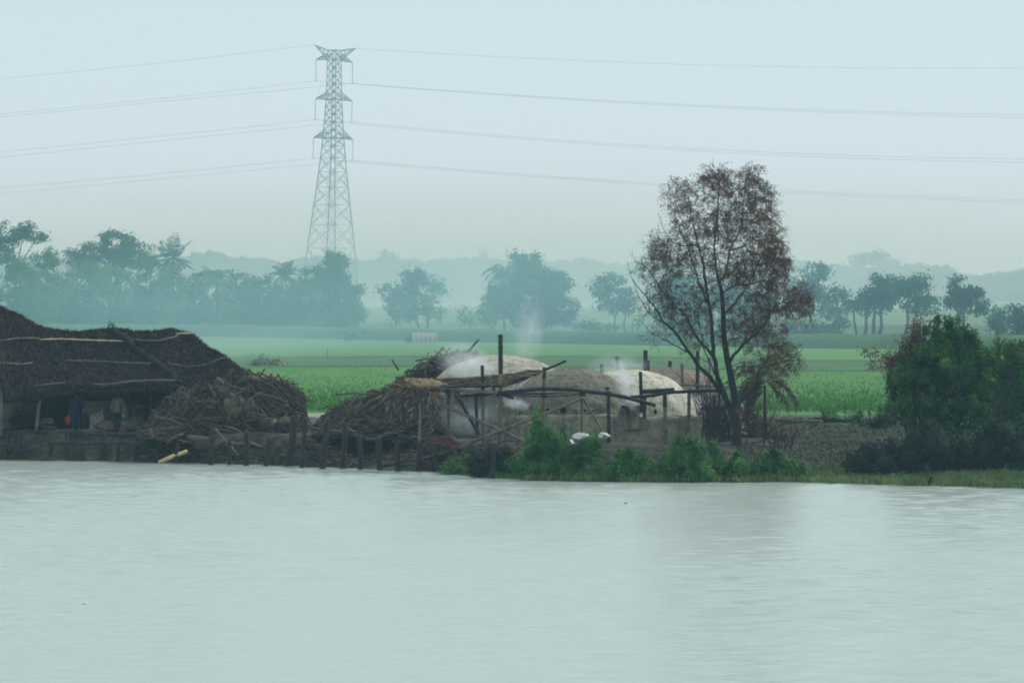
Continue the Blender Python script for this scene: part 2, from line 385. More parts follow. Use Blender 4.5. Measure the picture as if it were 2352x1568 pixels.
def field(name, label, rows, mat, z0, steps=60, xr=None):
    """sheet between two rows given as [(px,py)...] near and far, laid on the flat land"""
    near, far_ = rows; b = MB(); vs = []; n = steps
    x0, x1 = (-3000, 5400); n = 130
    for i in range(n+1):
        px = x0+(x1-x0)*i/n
        for t in range(5):
            py = interp(px, near)*(1-t/4)+interp(px, far_)*t/4
            Y = dist(py, z0); vs.append(tuple(P(px, py, Y)))
    q = [(i*5+t, (i+1)*5+t, (i+1)*5+t+1, i*5+t+1) for i in range(n) for t in range(4)]
    b.add(vs, q); return tag(b.build(name, mat, smooth=True), label, kind='structure')
def field_mat(name, a, b_, st=(1, .12, 1), sc=.25):
    m, nt, bs = new_mat(name)
    f = mth(nt, 'ADD', mth(nt, 'MULTIPLY', noise(nt, sc, 6, .7, stretch=st), .6), mth(nt, 'MULTIPLY', noise(nt, 4, 4, .7, stretch=(1, .3, 1)), .4))
    nt.links.new(ramp(nt, f, [(.38, a), (.6, b_)]), bs.inputs['Base Color'])
    bs.inputs['Roughness'].default_value = .9; bs.inputs['Specular IOR Level'].default_value = .1
    return m
RG = field_mat('paddy green', (.05,.155,.04), (.09,.215,.05)); RG2 = field_mat('far paddy green', (.055,.16,.05), (.11,.235,.07), (.3, .1, 1), .06)
DG = field_mat('dike grass', (.05,.125,.055), (.085,.16,.075), (.3,.5,1), .2)
PF = field_mat('pale meadow', (.1,.17,.09), (.17,.24,.13), (.25, .1, 1), .03)
field('rice_field', 'bright green rice field behind the kilns', ([(-700,949),(900,949),(1500,950),(1900,962),(3050,965)], [(-700,843),(560,843),(1100,840),(1850,852),(3050,856)]), RG, .93)
field('dike_strip', 'dull grassy dike between two rice fields', ([(-700,842),(560,842),(1100,839),(1850,851),(3050,855)], [(-700,822),(560,822),(1100,818),(1500,820),(1850,828),(3050,832)]), DG, .94)
field('rice_field', 'paler green rice field below the embankment', ([(-700,821),(560,821),(1100,817),(1500,819),(1850,827),(3050,831)], [(-700,764),(450,772),(1100,786),(1850,800),(3050,812)]), RG2, .95)
field('meadow', 'pale misty meadow beyond the embankment', ([(-700,735),(3050,750)], [(-700,700),(3050,702)]), PF, .93, xr=(-700, 3050))
# footpath along the near edge of the paddy
b = MB(); pts = [P(px, py, dist(py, 1.06)) for px, py in ((-300,951),(500,951),(900,951),(1500,953),(1700,958),(1850,966))]
vs = []
for p in pts:
    vs += [(p.x, p.y-1.4, .8), (p.x, p.y-.7, 1.08), (p.x, p.y+.7, 1.09), (p.x, p.y+1.6, .8)]
b.add(vs, [(i*4+k, (i+1)*4+k, (i+1)*4+k+1, i*4+k+1) for i in range(len(pts)-1) for k in range(3)])
tag(b.build('path', simple('pale dry earth path', (.22,.2,.17), (.36,.33,.28), .8)), 'pale earth footpath edging the paddy', kind='structure')
# embankment: long low grassy ridge under the orchard
b = MB(); n = 300; vs = []
for i in range(n+1):
    px = -3000+8400*i/n; pyb = interp(px, [(-700,764),(450,772),(1100,786),(1850,800),(3050,812)])
    Y = dist(pyb, .95); wv = .12*math.sin(i*1.3)+.08*math.sin(i*3.1)
    for dy, z in ((-.5, .8), (2.0, 1.9+wv), (4, 2.45+wv), (9, 2.5+wv*.6), (14, 2.3), (24, .85)):
        p = P(px, pyb, Y+dy); vs.append((p.x, Y+dy, z))
b.add(vs, [(i*6+k, (i+1)*6+k, (i+1)*6+k+1, i*6+k+1) for i in range(n) for k in range(5)])
EM = field_mat('embankment grass', (.045,.1,.05), (.085,.15,.07), (.4, 1, 1.5), .5)
tag(b.build('embankment', EM, smooth=True), 'long low grassy embankment under the orchard trees', kind='structure')

def dirs(n, up=0.0, spread=1.0):
    d = NR.normal(size=(n, 3))*spread; d[:, 2] += up
    return d/(np.linalg.norm(d, axis=1)[:, None]+1e-9)
# rice blades over the nearer paddy
b = MB(); n = 50000
py = 948-np.abs(NR.normal(size=n))*34; py = np.clip(py, 846, 948); px = NR.uniform(-60, 2420, n)
Y = (CAMZ-.93)*FPX/(py-HY); x = (px-CX)/FPX*Y
b.leaves(np.stack([x, Y, np.full(n, 1.02)+NR.uniform(-.05, .12, n)], 1), dirs(n, 3.0), .022, NR.uniform(.06, .15, n))
tag(b.build('rice_crop', 'rice'), 'young green rice plants in the paddy', kind='stuff')
def tufts(name, label, boxes, mat, n, hgt, wd, up=2.0, kind='stuff', **kw):
    b = MB()
    for (x0, x1, y0, y1, wgt) in boxes:
        k = int(n*wgt); px = NR.uniform(x0, x1, k); py = NR.uniform(y0, y1, k); C = []
        for u, v_ in zip(px, py):
            p = on_ground(u, v_); C.append((p.x, p.y, p.z))
        C = np.array(C); h = hgt*NR.uniform(.5, 1.2, k); C[:, 2] += h*.5
        b.leaves(C, dirs(k, up), wd, h)
    return tag(b.build(name, mat), label, kind=kind)
# ---------------------------------------------------------------- orchard and far trees
def ellipsoid_pts(lobes, Y, dens, leaf, depth=.8):
    out = []; nn = []
    for (cx, cy, rx, ry) in lobes:
        rx *= 1.1; ry *= 1.1; c = P(cx, cy, Y); k = Y/FPX; a, h = rx*k, ry*k; dp = max(a, h)*depth
        ncl = max(10, int(9*a*h/ (leaf*leaf*18)))
        u = NR.normal(size=(ncl, 3)); u /= np.linalg.norm(u, axis=1)[:, None]
        r = NR.uniform(.35, 1.0, ncl)**.55
        cl = u*r[:, None]*np.array([a, dp, h])*.93
        n = int(dens*1.7*a*h*3.14/(leaf*leaf*.5))
        idx = NR.integers(0, ncl, n); sg = max(leaf*1.1, .13*min(a, h))
        pts = cl[idx]+NR.normal(size=(n, 3))*sg*np.array([1.1, 1.1, .8])
        out.append(pts+np.array(c)); cn = cl/np.array([a, dp, h])
        on = (pts-cl[idx])/sg*.45+cn[idx]*.9+NR.normal(size=(n, 3))*.45; on[:, 2] += .25; nn.append(on)
    return np.concatenate(out), np.concatenate(nn)
def tree(name, label, cat, lobes, base, Y, mat, leaf=.42, dens=2.6, trunks=None, group=None, tr=.2, tmat='trunk', up=0.2, leafshape=(.5, 1.0)):
    """base=(px,py) of the trunk foot; lobes in frame units at distance Y"""
    g = P(base[0], base[1], Y); t = thing(name, tuple(g), label, cat, group)
    pts, nr_ = ellipsoid_pts(lobes, Y, dens, leaf)
    b = MB(); n = len(pts); s = NR.uniform(.6, 1.3, n)*leaf*.5
    b.leaves(pts, dirs(n, up), s*leafshape[0]*1.3, s*leafshape[1]*1.3, nr_); b.build('crown', mat, t)
    b = MB()
    feet = trunks or [base]
    cen = [P(c[0], c[1], Y) for c in lobes]
    for fx, fy in feet:
        f = P(fx, fy, Y)
        c0 = min(cen, key=lambda c: abs(c.x-f.x)+.3*abs(c.z-f.z))
        top = f.lerp(c0, .55); top.x += R.uniform(-.2, .2)
        mid = f.lerp(top, .5); mid.x += R.uniform(-.25, .25)
        b.tube([f-Vector((0, 0, .3)), mid, top, c0], [tr*1.2, tr, tr*.8, tr*.4], 6)
        for c in cen:
            if (c-c0).length > .2: b.tube([top, top.lerp(c, .5)+Vector((0, 0, .2)), c], [tr*.6, tr*.4, tr*.2], 5)
    b.build('trunk', tmat, t, smooth=True)
    return t
def palm(label, crown, base, Y, rad, n=16, droop=.9, mat='palm', up=.5, tr=.17, group=None, dense=16):
    g = P(base[0], base[1], Y); t = thing('palm_tree', tuple(g), label, 'palm', group)
    c = P(crown[0], crown[1], Y); k = Y/FPX; L = rad*k*1.15
    b = MB(); m1 = g.lerp(c, .5); m1.x += R.uniform(-.3, .3)
    b.tube([g-Vector((0, 0, .3)), m1, c], [tr*1.3, tr, tr*.85], 6); b.build('trunk', 'trunk', t, smooth=True)
    b = MB()
    for i in range(n):
        a = 2*math.pi*i/n+R.uniform(-.2, .2); el = R.uniform(-.7, 1.5)*(.5+up*.6)
        d0 = Vector((math.cos(a)*math.cos(el), math.sin(a)*math.cos(el), math.sin(el)))
        pts = []; p = c.copy(); d = d0.copy(); l = L*R.uniform(.8, 1.1)
        for s in range(8):
            pts.append(p.copy()); p = p+d*(l/7); d.z -= droop*(.06+.045*s)*(1.2-.5*max(0, math.sin(el))); d.normalize()
        b.tube(pts, [.05-.005*s for s in range(8)], 4)
        C = []; D = []; W = []; LL = []
        for s in range(dense):
            f = .12+.88*s/dense; j = min(6, int(f*7)); q_ = pts[j].lerp(pts[j+1], f*7-j); tn = (pts[j+1]-pts[j]).normalized()
            sd_ = tn.cross(Vector((0, 0, 1))).normalized(); ll = l*.13*math.sin(math.pi*min(.95, .25+f*.7))+.1
            for sg in (-1, 1):
                dd = (sd_*sg+tn*.5-Vector((0, 0, .45))).normalized(); C.append(tuple(q_+dd*ll)); D.append(tuple(dd)); W.append(l/dense*.35); LL.append(ll)
        b.leaves(np.array(C), np.array(D), np.array(W), np.array(LL))
    b.build('crown', mat, t); return t
OG = 'trees of the misty orchard'
T = tree
for i, (px, py, rx, ry) in enumerate(((60,655,40,44),(140,665,40,46),(205,690,44,40),(300,690,40,44),(375,690,36,44),(430,700,34,40),(490,705,34,36),(530,690,34,44),(590,700,40,42),(660,690,40,46),(740,700,44,44))):
    T('broadleaf_tree','leafy tree filling the back of the left grove','tree',[(px,py,rx,ry),(px+12,py+22,rx*.9,ry*.7)],(px,758),1030+6*(i%3),('far_a','far_c','far_b')[i%3],group='back row of the left grove')
T('broadleaf_tree','flat topped tree with wide crown at the far left above the roof','tree',[(28,533,46,20),(84,546,30,11),(58,520,18,10),(10,560,34,22),(-30,545,40,25)],(40,752),985,'far_a',group=OG,tr=.22)
T('broadleaf_tree','bushy tree under the flat topped one, behind the roof peak','tree',[(15,610,42,34),(50,640,40,40),(20,690,45,42),(70,700,35,40)],(28,756),975,'far_b',group=OG)
T('broadleaf_tree','pale leafy tree left of the tall rounded tree','tree',[(105,600,34,30),(110,655,38,45),(100,705,40,36)],(110,756),980,'far_b',group=OG)
T('broadleaf_tree','tall rounded tree with highest crown of the left grove','tree',[(270,556,52,30),(215,583,50,26),(300,585,42,30),(168,592,26,18),(240,610,70,30)],(262,756),1000,'far_a',group=OG,tr=.3)
T('broadleaf_tree','light green tree in front of the tall rounded tree','tree',[(195,640,46,40),(180,690,42,42),(235,650,30,40)],(193,756),960,'far_b',group=OG)
T('broadleaf_tree','yellowish drooping tree above the sagging part of the roof ridge','tree',[(262,660,44,44),(285,710,38,30),(250,705,36,34)],(268,756),950,'far_b',group=OG)
T('broadleaf_tree','tree left of the tall coconut palm with frond tips above it','tree',[(335,620,30,34),(345,665,34,44),(320,700,34,36)],(338,756),965,'far_a',group=OG)
T('broadleaf_tree','slim tree directly under the tall coconut palm','tree',[(392,630,32,26),(402,670,36,40),(410,715,34,26)],(404,756),958,'far_b',group=OG)
T('broadleaf_tree','low dark tree between the coconut palm and the pale palm','tree',[(440,665,30,28),(452,700,34,36),(470,640,22,16)],(450,756),990,'far_c',group=OG)
T('broadleaf_tree','round tree just right of the pale drooping palm','tree',[(545,650,30,26),(562,690,42,40),(550,720,34,26)],(556,758),965,'far_c',group=OG)
T('broadleaf_tree','wide dark tree under the bushy palm','tree',[(600,665,46,34),(620,710,52,40),(580,725,30,25)],(612,760),960,'far_c',group=OG,tr=.25)
T('broadleaf_tree','round pale green tree low in the grove below the pylon','tree',[(690,690,46,40),(700,725,50,32)],(695,762),948,'far_a',group=OG)
T('broadleaf_tree','tall tree hiding the feet of the pylon','tree',[(768,600,38,26),(780,625,28,30),(770,660,44,36),(745,640,28,30)],(770,760),985,'far_a',group=OG,tr=.25)
T('broadleaf_tree','right end tree of the left grove with ragged side','tree',[(795,680,34,40),(808,715,28,34),(770,715,38,36),(822,668,12,12)],(793,760),955,'far_c',group=OG)
T('broadleaf_tree','dark tree filling the gap between bushy palm and pylon tree','tree',[(715,640,34,30),(700,665,30,20)],(716,760),975,'far_a',group=OG)
palm('tall coconut palm rising above the left grove',(397,592),(402,756),972,52,18,.3,up=.95,group=OG)
palm('coconut palm half hidden behind the tall rounded tree',(345,592),(350,756),1010,38,15,.8,up=.55,group=OG)
palm('pale palm with hanging fronds and a bare trunk',(495,642),(497,752),935,46,20,1.5,'far_b',up=.45,tr=.2,group=OG)
palm('bushy palm with arching fronds left of the pylon feet',(655,632),(660,760),980,38,30,1.1,'far_a',up=.55,group=OG)
palm('young palm at the ragged right end of the left grove',(812,672),(812,760),950,24,14,1.3,'far_c',up=.3,group=OG)
T('broadleaf_tree','dark clumped tree standing alone right of the pylon','tree',[(950,638,30,26),(958,662,30,28),(922,668,24,20),(884,664,13,12),(900,695,24,20),(912,718,20,18),(948,708,30,26),(985,700,18,20)],(962,758),905,'far_c',trunks=[(962,758),(978,758)],group=OG)
T('broadleaf_tree','thin light green tree leaning beside the dark clumped tree','tree',[(996,648,19,24),(1004,676,19,22),(992,722,24,10),(1012,712,10,10)],(980,757),915,'far_b',dens=1.7,group=OG,tr=.12)
T('broadleaf_tree','small yellowish sapling before the dark clumped tree','tree',[(912,712,16,14),(908,735,14,12)],(911,757),890,'far_b',dens=1.6,group=OG,tr=.08)
T('broadleaf_tree','massive dark mango tree rising to a tufted top in mid picture','tree',[(1228,672,74,56),(1212,632,42,32),(1272,668,46,46),(1205,722,70,34),(1290,712,34,36),(1150,680,34,44),(1240,735,60,28),(1118,715,26,28)],(1225,762),885,'far_c',group=OG,tr=.35,dens=3.2)
T('broadleaf_tree','slender tree whose pale tuft tops the massive mango tree','tree',[(1205,590,32,15),(1190,602,22,14),(1222,604,22,14)],(1208,760),900,'far_a',group=OG,dens=2.2)
palm('arching palm on the left shoulder of the massive mango tree',(1152,622),(1160,762),880,44,18,1.35,'palm',up=.5,group=OG)
T('broadleaf_tree','small pale tree at the left foot of the mango tree','tree',[(1066,722,18,18),(1080,735,14,12)],(1072,758),880,'far_b',dens=1.4,group=OG,tr=.08)
T('broadleaf_tree','little open tree with leaning trunk beside the mango tree','tree',[(1126,730,20,14)],(1136,762),870,'far_b',dens=1.8,group=OG,tr=.12)
T('broadleaf_tree','feathery tree on two thin trunks left of the big dead tree','tree',[(1404,648,38,20),(1396,672,44,18),(1408,698,38,20),(1440,690,24,30),(1368,660,14,8)],(1412,764),875,'far_c',trunks=[(1412,764),(1436,764)],group=OG,tr=.14,dens=2.2)
T('shrub','low bushes right of the mango tree on the embankment','shrub',[(1340,745,26,12),(1362,752,16,8)],(1345,762),865,'far_c',group=OG,dens=2)
T('shrub','dark low shrub under the feathery tree','shrub',[(1398,752,24,9)],(1398,762),868,'far_c',group=OG,dens=2)
T('sapling','thin crooked sapling left of the dead tree','sapling',[(1458,728,9,7),(1466,742,8,8)],(1468,764),868,'far_c',group=OG,dens=1.6,tr=.1)
T('broadleaf_tree','broad tree seen through the dead tree branches','tree',[(1560,665,55,36),(1600,690,60,40),(1530,700,36,34),(1570,735,60,25)],(1570,768),850,'far_c',group=OG,tr=.3,dens=2.8)
T('broadleaf_tree','second broad tree behind the trunk of the dead tree','tree',[(1690,680,60,40),(1740,700,50,40),(1710,735,70,30)],(1705,772),845,'far_c',group=OG,tr=.3)
T('broadleaf_tree','bright topped tree just right of the dead tree crown','tree',[(1876,626,32,17),(1870,655,32,28),(1862,698,42,34),(1830,680,30,36)],(1872,774),850,'far_a',group=OG,tr=.22,dens=2.9)
T('broadleaf_tree','open branched tree between the bright topped tree and twin palms','tree',[(1922,678,28,22),(1930,705,26,20),(1900,705,24,24)],(1922,775),840,'far_a',group=OG,dens=2)
T('shrub','large low thicket on the embankment slope','shrub',[(1850,762,52,24),(1895,768,44,20),(1815,770,34,18),(1925,745,28,14)],(1870,795),790,'far_c',group=OG,dens=3,tr=.08)
T('broadleaf_tree','dark tree on thick pale legs left of the wide feathery tree','tree',[(2008,668,36,32),(1990,700,34,24),(2030,690,28,30),(2018,640,24,14)],(1990,770),835,'far_c',trunks=[(1986,770),(2006,768),(2018,771)],group=OG,tr=.26,dens=2.8)
palm('small palm drooping between the thick legged trees',(1962,700),(1968,768),838,34,14,1.4,'far_c',up=.3,group=OG)
T('broadleaf_tree','wide feathery tree with bright top on one thin trunk','tree',[(2090,652,52,24),(2086,682,56,28),(2130,700,36,24),(2060,672,34,26)],(2078,766),840,'far_a',group=OG,dens=2.8)
T('broadleaf_tree','dense round tree behind the green bank tree','tree',[(2212,668,36,36),(2232,694,40,32),(2200,700,30,30)],(2215,772),845,'far_c',group=OG,tr=.25,dens=3)
T('broadleaf_tree','small round tree at the right above the bank trees','tree',[(2288,728,24,22),(2292,748,26,18)],(2290,785),800,'far_a',group=OG,dens=2.6)
T('broadleaf_tree','tree cut by the right edge of the picture','tree',[(2340,730,30,34),(2368,745,30,40)],(2348,788),795,'far_c',group=OG,dens=2.8)
T('shrub','small grey bush on the embankment below the left grove','shrub',[(545,760,24,11)],(545,770),840,'far_c',dens=2.2,tr=.05)
T('shrub','small round bush below the young palm','shrub',[(801,770,17,12)],(801,782),770,'far_c',dens=2.4,tr=.05)
T('shrub','reedy grey green tuft in the paddy left of the field stick','shrub',[(600,828,30,12),(632,834,16,8)],(600,842),512,'dry_grass',dens=2,leaf=.25,tr=.03,up=1.5)
T('shrub','withered brown bush standing in the right paddy','shrub',[(1996,808,20,14),(2000,824,10,10)],(1998,838),515,'dead_leaf',dens=1.1,leaf=.22,tr=.05,up=.8)
T('shrub','low dark weeds on the dike in the right paddy','shrub',[(2010,846,34,6)],(2010,852),480,'dry_grass',dens=2,leaf=.22,tr=.02)
for i, (px, w_) in enumerate(((20,50),(85,44),(150,46),(215,50),(300,46),(365,40),(430,42),(520,34),(590,46),(660,48),(735,50),(800,32))):
    T('shrub','low leafy bush in the shaded understory of the left grove','shrub',[(px,738,w_*1.1,22),(px+w_*.5,722,w_*.7,28),(px-w_*.4,728,w_*.6,24)],(px,760),945+5*(i%4),('far_c','far_a','far_c','far_b')[i%4],group='understory bushes of the left grove',dens=2.2,tr=.06)
b = MB()                                        # distant wood: one mass
tops = [(-200,600),(60,590),(150,600),(440,586),(490,577),(540,592),(600,590),(640,604),(700,592),(760,585),(830,596),(890,588),(960,596),(1060,594),(1110,592),(1150,594),(1230,608),(1270,600),(1335,594),(1400,605),(1500,600),(1700,606),(1835,598),(1880,606),(1940,606),(2050,612),(2100,605),(2130,606),(2180,612),(2215,630),(2250,632),(2300,625),(2352,614),(2500,600)]
C = []
for i in range(330):
    px = -160+2700*i/330+R.uniform(-4, 4); tp = interp(px, tops)+R.uniform(-2, 9); Yw = 3500+R.uniform(-60, 500)
    r = R.uniform(12, 26); cy = tp+r*.6
    while cy < 704:
        c = np.array(P(px+R.uniform(-6, 6), cy, Yw)); k = Yw/FPX
        u = NR.normal(size=(60, 3)); u /= np.linalg.norm(u, axis=1)[:, None]
        C.append(c+u*np.array([r*k, r*k*.8, r*k*.62])*NR.uniform(.5, 1.05, (60, 1))); cy += r*.75
C = np.concatenate(C); b.leaves(C, dirs(len(C), .2), NR.uniform(.7, 1.4, len(C)), NR.uniform(1.0, 2.0, len(C)))
tag(b.build('distant_wood', 'far_wood'), 'bluish line of distant trees along the horizon', kind='stuff')
tree('broadleaf_tree','far umbrella shaped tree standing above the right horizon','tree',[(2003,596,56,10),(2003,590,36,9),(1968,600,24,8),(2045,603,22,8)],(2006,700),3300,'far_wood',leaf=1.6,dens=3,tr=.7)
palm('lone far palm top above the horizon wood in mid picture',(1111,582),(1112,700),3300,16,14,1.0,'far_wood',up=.6,tr=.5)
tree('broadleaf_tree','far pointed treetop right of the pylon on the horizon','tree',[(890,588,14,9),(890,598,20,9)],(890,700),3300,'far_wood',leaf=1.6,dens=3,tr=.5)

# low hut with arched tin cover beyond the paddy
Yh = 745; g = P(968, 788, Yh); k = Yh/FPX
t = thing('field_shelter', tuple(g), 'small arched shelter with pinkish striped cover beyond the paddy', 'shelter')
b = MB(); n = 9; x0, x1 = P(946, 780, Yh).x, P(1004, 780, Yh).x; rh = 1.25
vs = [];
for j in range(13):
    x = x0+(x1-x0)*j/12; rr = rh*(1+.03*(j % 2))
    for i in range(n+1):
        a = math.pi*i/n; vs.append((x, Yh+math.cos(a)*rr*1.1, g.z+math.sin(a)*rr))
b.add(vs, [(j*(n+1)+i, (j+1)*(n+1)+i, (j+1)*(n+1)+i+1, j*(n+1)+i+1) for j in range(12) for i in range(n)])
m, nt, bs = new_mat('striped cover'); wv = nt.nodes.new('ShaderNodeTexWave'); wv.inputs['Scale'].default_value = .55; wv.inputs['Distortion'].default_value = 3
tc = nt.nodes.new('ShaderNodeTexCoord'); nt.links.new(tc.outputs['Object'], wv.inputs[0])
nt.links.new(ramp(nt, wv.outputs['Fac'], [(.2, (.17,.12,.12)), (.7, (.34,.25,.25))]), bs.inputs['Base Color']); b.build('cover', m, t, smooth=True)
b = MB(); b.add([(x0+.02, Yh+math.cos(math.pi*i/n)*rh*1.08, g.z+math.sin(math.pi*i/n)*rh*.98) for i in range(n+1)], None, [list(range(n+1))])
b.blob((x0-.3, Yh-.4, g.z+.5), (.5, .8, .6), 3); b.build('end_wall', 'near_black', t)

# ---------------------------------------------------------------- pylon and conductors
YP = 1400; kp = YP/FPX; cb = P(763, 726, YP); ztop = P(0, 115, YP).z; Ht = ztop-cb.z
t = thing('transmission_pylon', tuple(cb), 'tall grey steel lattice pylon behind the left grove', 'pylon')
th = math.radians(11.3)
def sect(py):      # half diagonal by row, centre px by row
    Rr = interp(py, [(115, 15.5), (138, 16), (227, 18), (316, 24), (400, 33), (570, 55), (726, 72)])*kp
    cx = interp(py, [(115, 768.5), (316, 765.8), (570, 760.5), (726, 757)])
    c = P(cx, py, YP); return [Vector((c.x+Rr*math.cos(th+i*math.pi/2), c.y+Rr*math.sin(th+i*math.pi/2), c.z)) for i in range(4)]
rows = [726, 650, 570, 516, 470, 430, 395, 362, 335, 316, 298, 280, 262, 245, 227, 210, 193, 175, 156, 138, 115]
S = [sect(r) for r in rows]; b = MB()
for i in range(4): b.tube([s[i] for s in S], [.14]*6+[.12]*8+[.09]*7, 4)
b.build('leg_frame', 'steel', t)
b = MB()
for a, c in zip(S, S[1:]):
    for i in range(4):
        j = (i+1) % 4; b.tube([a[i], c[j]], .075, 4, False); b.tube([a[j], c[i]], .075, 4, False); b.tube([c[i], c[j]], .05, 4, False)
for a, c in zip(S[:6], S[1:7]):
    for i in range(4):
        j = (i+1) % 4; m0 = (a[i]+a[j]+c[i]+c[j])/4
        for p, q_ in ((a[i], c[i]), (a[j], c[j])):
            mm = (p+q_)/2; b.tube([mm, m0.lerp(a[i] if p is a[i] else a[j], .5)], .045, 4, False); b.tube([mm, m0.lerp(c[i] if p is a[i] else c[j], .5)], .045, 4, False)
b.build('bracing', 'steel', t)
arms = [((726,137),(810,144),138,122),((725,227),(809,232.4),229,212),((720.6,316),(811,321),318,300)]
tips = []
for L_, R_, lo, hi in arms:
    b = MB(); sl_, sh_ = sect(lo), sect(hi)
    for tip, i1, i2 in ((P(*L_, YP), 2, 1), (P(*R_, YP), 0, 3)):
        ends = [sl_[i1], sl_[i2], sh_[i1], sh_[i2]]
        for e in ends: b.tube([e, tip], .1, 4, False)
        for f in (.3, .6):
            q4 = [e.lerp(tip, f) for e in ends]
            for u, v_ in ((0, 1), (0, 2), (1, 3), (2, 3), (0, 3)): b.tube([q4[u], q4[v_]], .05, 4, False)
            q5 = [e.lerp(tip, f-.3) for e in ends]
            for u, v_ in ((0, 2), (1, 3), (2, 0)): b.tube([q5[u], q4[v_]], .05, 4, False)
        tips.append(tip)
    b.build('crossarm', 'steel', t)
b = MB(); s0, s1 = sect(118), sect(138)
for tip, i1, i2 in ((P(722.4,103.5,YP), 2, 1), (P(816.5,111.6,YP), 0, 3)):
    for e in (s0[i1], s0[i2], s1[i1], s1[i2]): b.tube([e, tip], .09, 4, False)
    for f in (.3, .6): b.tube([s0[i1].lerp(tip, f), s1[i1].lerp(tip, f)], .05, 4, False); b.tube([s0[i1].lerp(tip, f), s1[i1].lerp(tip, f-.3)], .05, 4, False)
b.build('earth_wire_peak', 'steel', t)
ins = [((726,186),(809.6,191.8)),((724,275),(807.4,280)),((718.8,364),(810,368.7))]
for (a, c), k_ in zip(ins, range(3)):
    for pp, tip in ((a, tips[2*k_]), (c, tips[2*k_+1])):
        e = P(*pp, YP); b = MB(); n = 14; b.tube([tip.lerp(e, i/(n*2)) for i in range(n*2+1)], [(.1 if i % 2 else .05) for i in range(n*2+1)], 6)
        b.box(e, (.8, .09, .09)); b.build('insulator', 'glass', t)
lv = ['top', 'middle', 'bottom']
def conductor(pts, label, Y0=YP, dY=0, r=.026):
    """parabola through three frame points, carried on beyond the frame edge"""
    (x0, y0), (x1, y1), (x2, y2) = pts
    A = np.polyfit([x0, x1, x2], [y0, y1, y2], 2); s = 1 if x2 > x0 else -1
    b = MB(); X = np.linspace(x0, x2+s*900, 60); b.tube([P(x, np.polyval(A, x), Y0) for x in X], r, 4)
    tag(b.build('power_line', 'wire'), label, 'power line', 'conductors strung from the pylon')
Lx = [((726,186),(360,227.5),(0,262)), ((724,275),(360,314),(0,349)), ((719,364),(360,400),(0,432))]
Lx2 = [((809.6,192),(360,235),(0,269)), ((807,280),(360,325),(0,362)), ((810,369),(360,412),(0,446))]
Rx = [((809.6,192),(1500,237),(2352,264)), ((807,280),(1500,336),(2352,365)), ((810,368.7),(1500,421),(2352,459))]
Rx2 = [((726,186),(1500,240),(2352,270.5)), ((724,275),(1500,341),(2352,373)), ((719,364),(1500,425),(2352,465.5))]
for k_ in range(3):
    conductor(Lx[k_], f'upper cable of the {lv[k_]} pair running left from the pylon')
    conductor(Lx2[k_], f'lower cable of the {lv[k_]} pair running left from the pylon', YP+3)
    conductor(Rx[k_], f'upper cable of the {lv[k_]} pair running right from the pylon')
    conductor(Rx2[k_], f'lower cable of the {lv[k_]} pair running right from the pylon', YP+3)
conductor([(722,103.5),(360,146),(0,181)], 'thin topmost earth wire running left from the pylon', r=.022)
conductor([(816,112),(1500,146),(2352,157)], 'thin topmost earth wire running right from the pylon', r=.022)
# ---------------------------------------------------------------- thatched shed
YE, YR, YB = 260.4, 265.6, 271.0                 # eave, ridge, back eave distances
ridge = [(-90,664),(-40,684),(0,707),(51,730),(77,745),(102,757),(141,762),(179,765),(218,761),(251,757),(269,763),(295,762),(308,767),(346,767),(395,761),(415,766),(440,772),(459,786),(480,804),(515,822),(546,846),(560,857),(572,870)]
eave = [(-90,868),(0,868),(14,893),(31,912),(50,909),(77,904),(100,899),(154,891),(192,886),(215,890),(231,891),(260,888),(308,884),(340,883),(372,881),(395,889),(410,893),(443,886),(502,884),(530,882),(560,878),(572,874)]
valley = [(251,757),(280,778),(346,815),(373,840),(402,860),(430,880)]
M['mud_pale'] = simple('pale mud plaster', (.22,.185,.16), (.36,.31,.265), 1.5, bmp=.5, detail=8)
hut = thing('thatched_shed', tuple(P(250, 985, 263)), 'long low shed with sagging dark thatched roof at the left bank', 'shed')
def roof_pt(px, t):
    """t 0 eave .. 1 ridge, sagging slightly between"""
    y0, y1 = interp(px, eave), interp(px, ridge)
    a, c = P(px, y0, YE), P(px, y1, YR)
    e = max(.12, min(1, (c.z-a.z)/2.2))
    c = P(px, y1, YE+(YR-YE)*e)
    p = a.lerp(c, t); p.z -= .22*math.sin(math.pi*t)*e; return p
def vx(py): return interp(py, [(y, x) for x, y in valley])
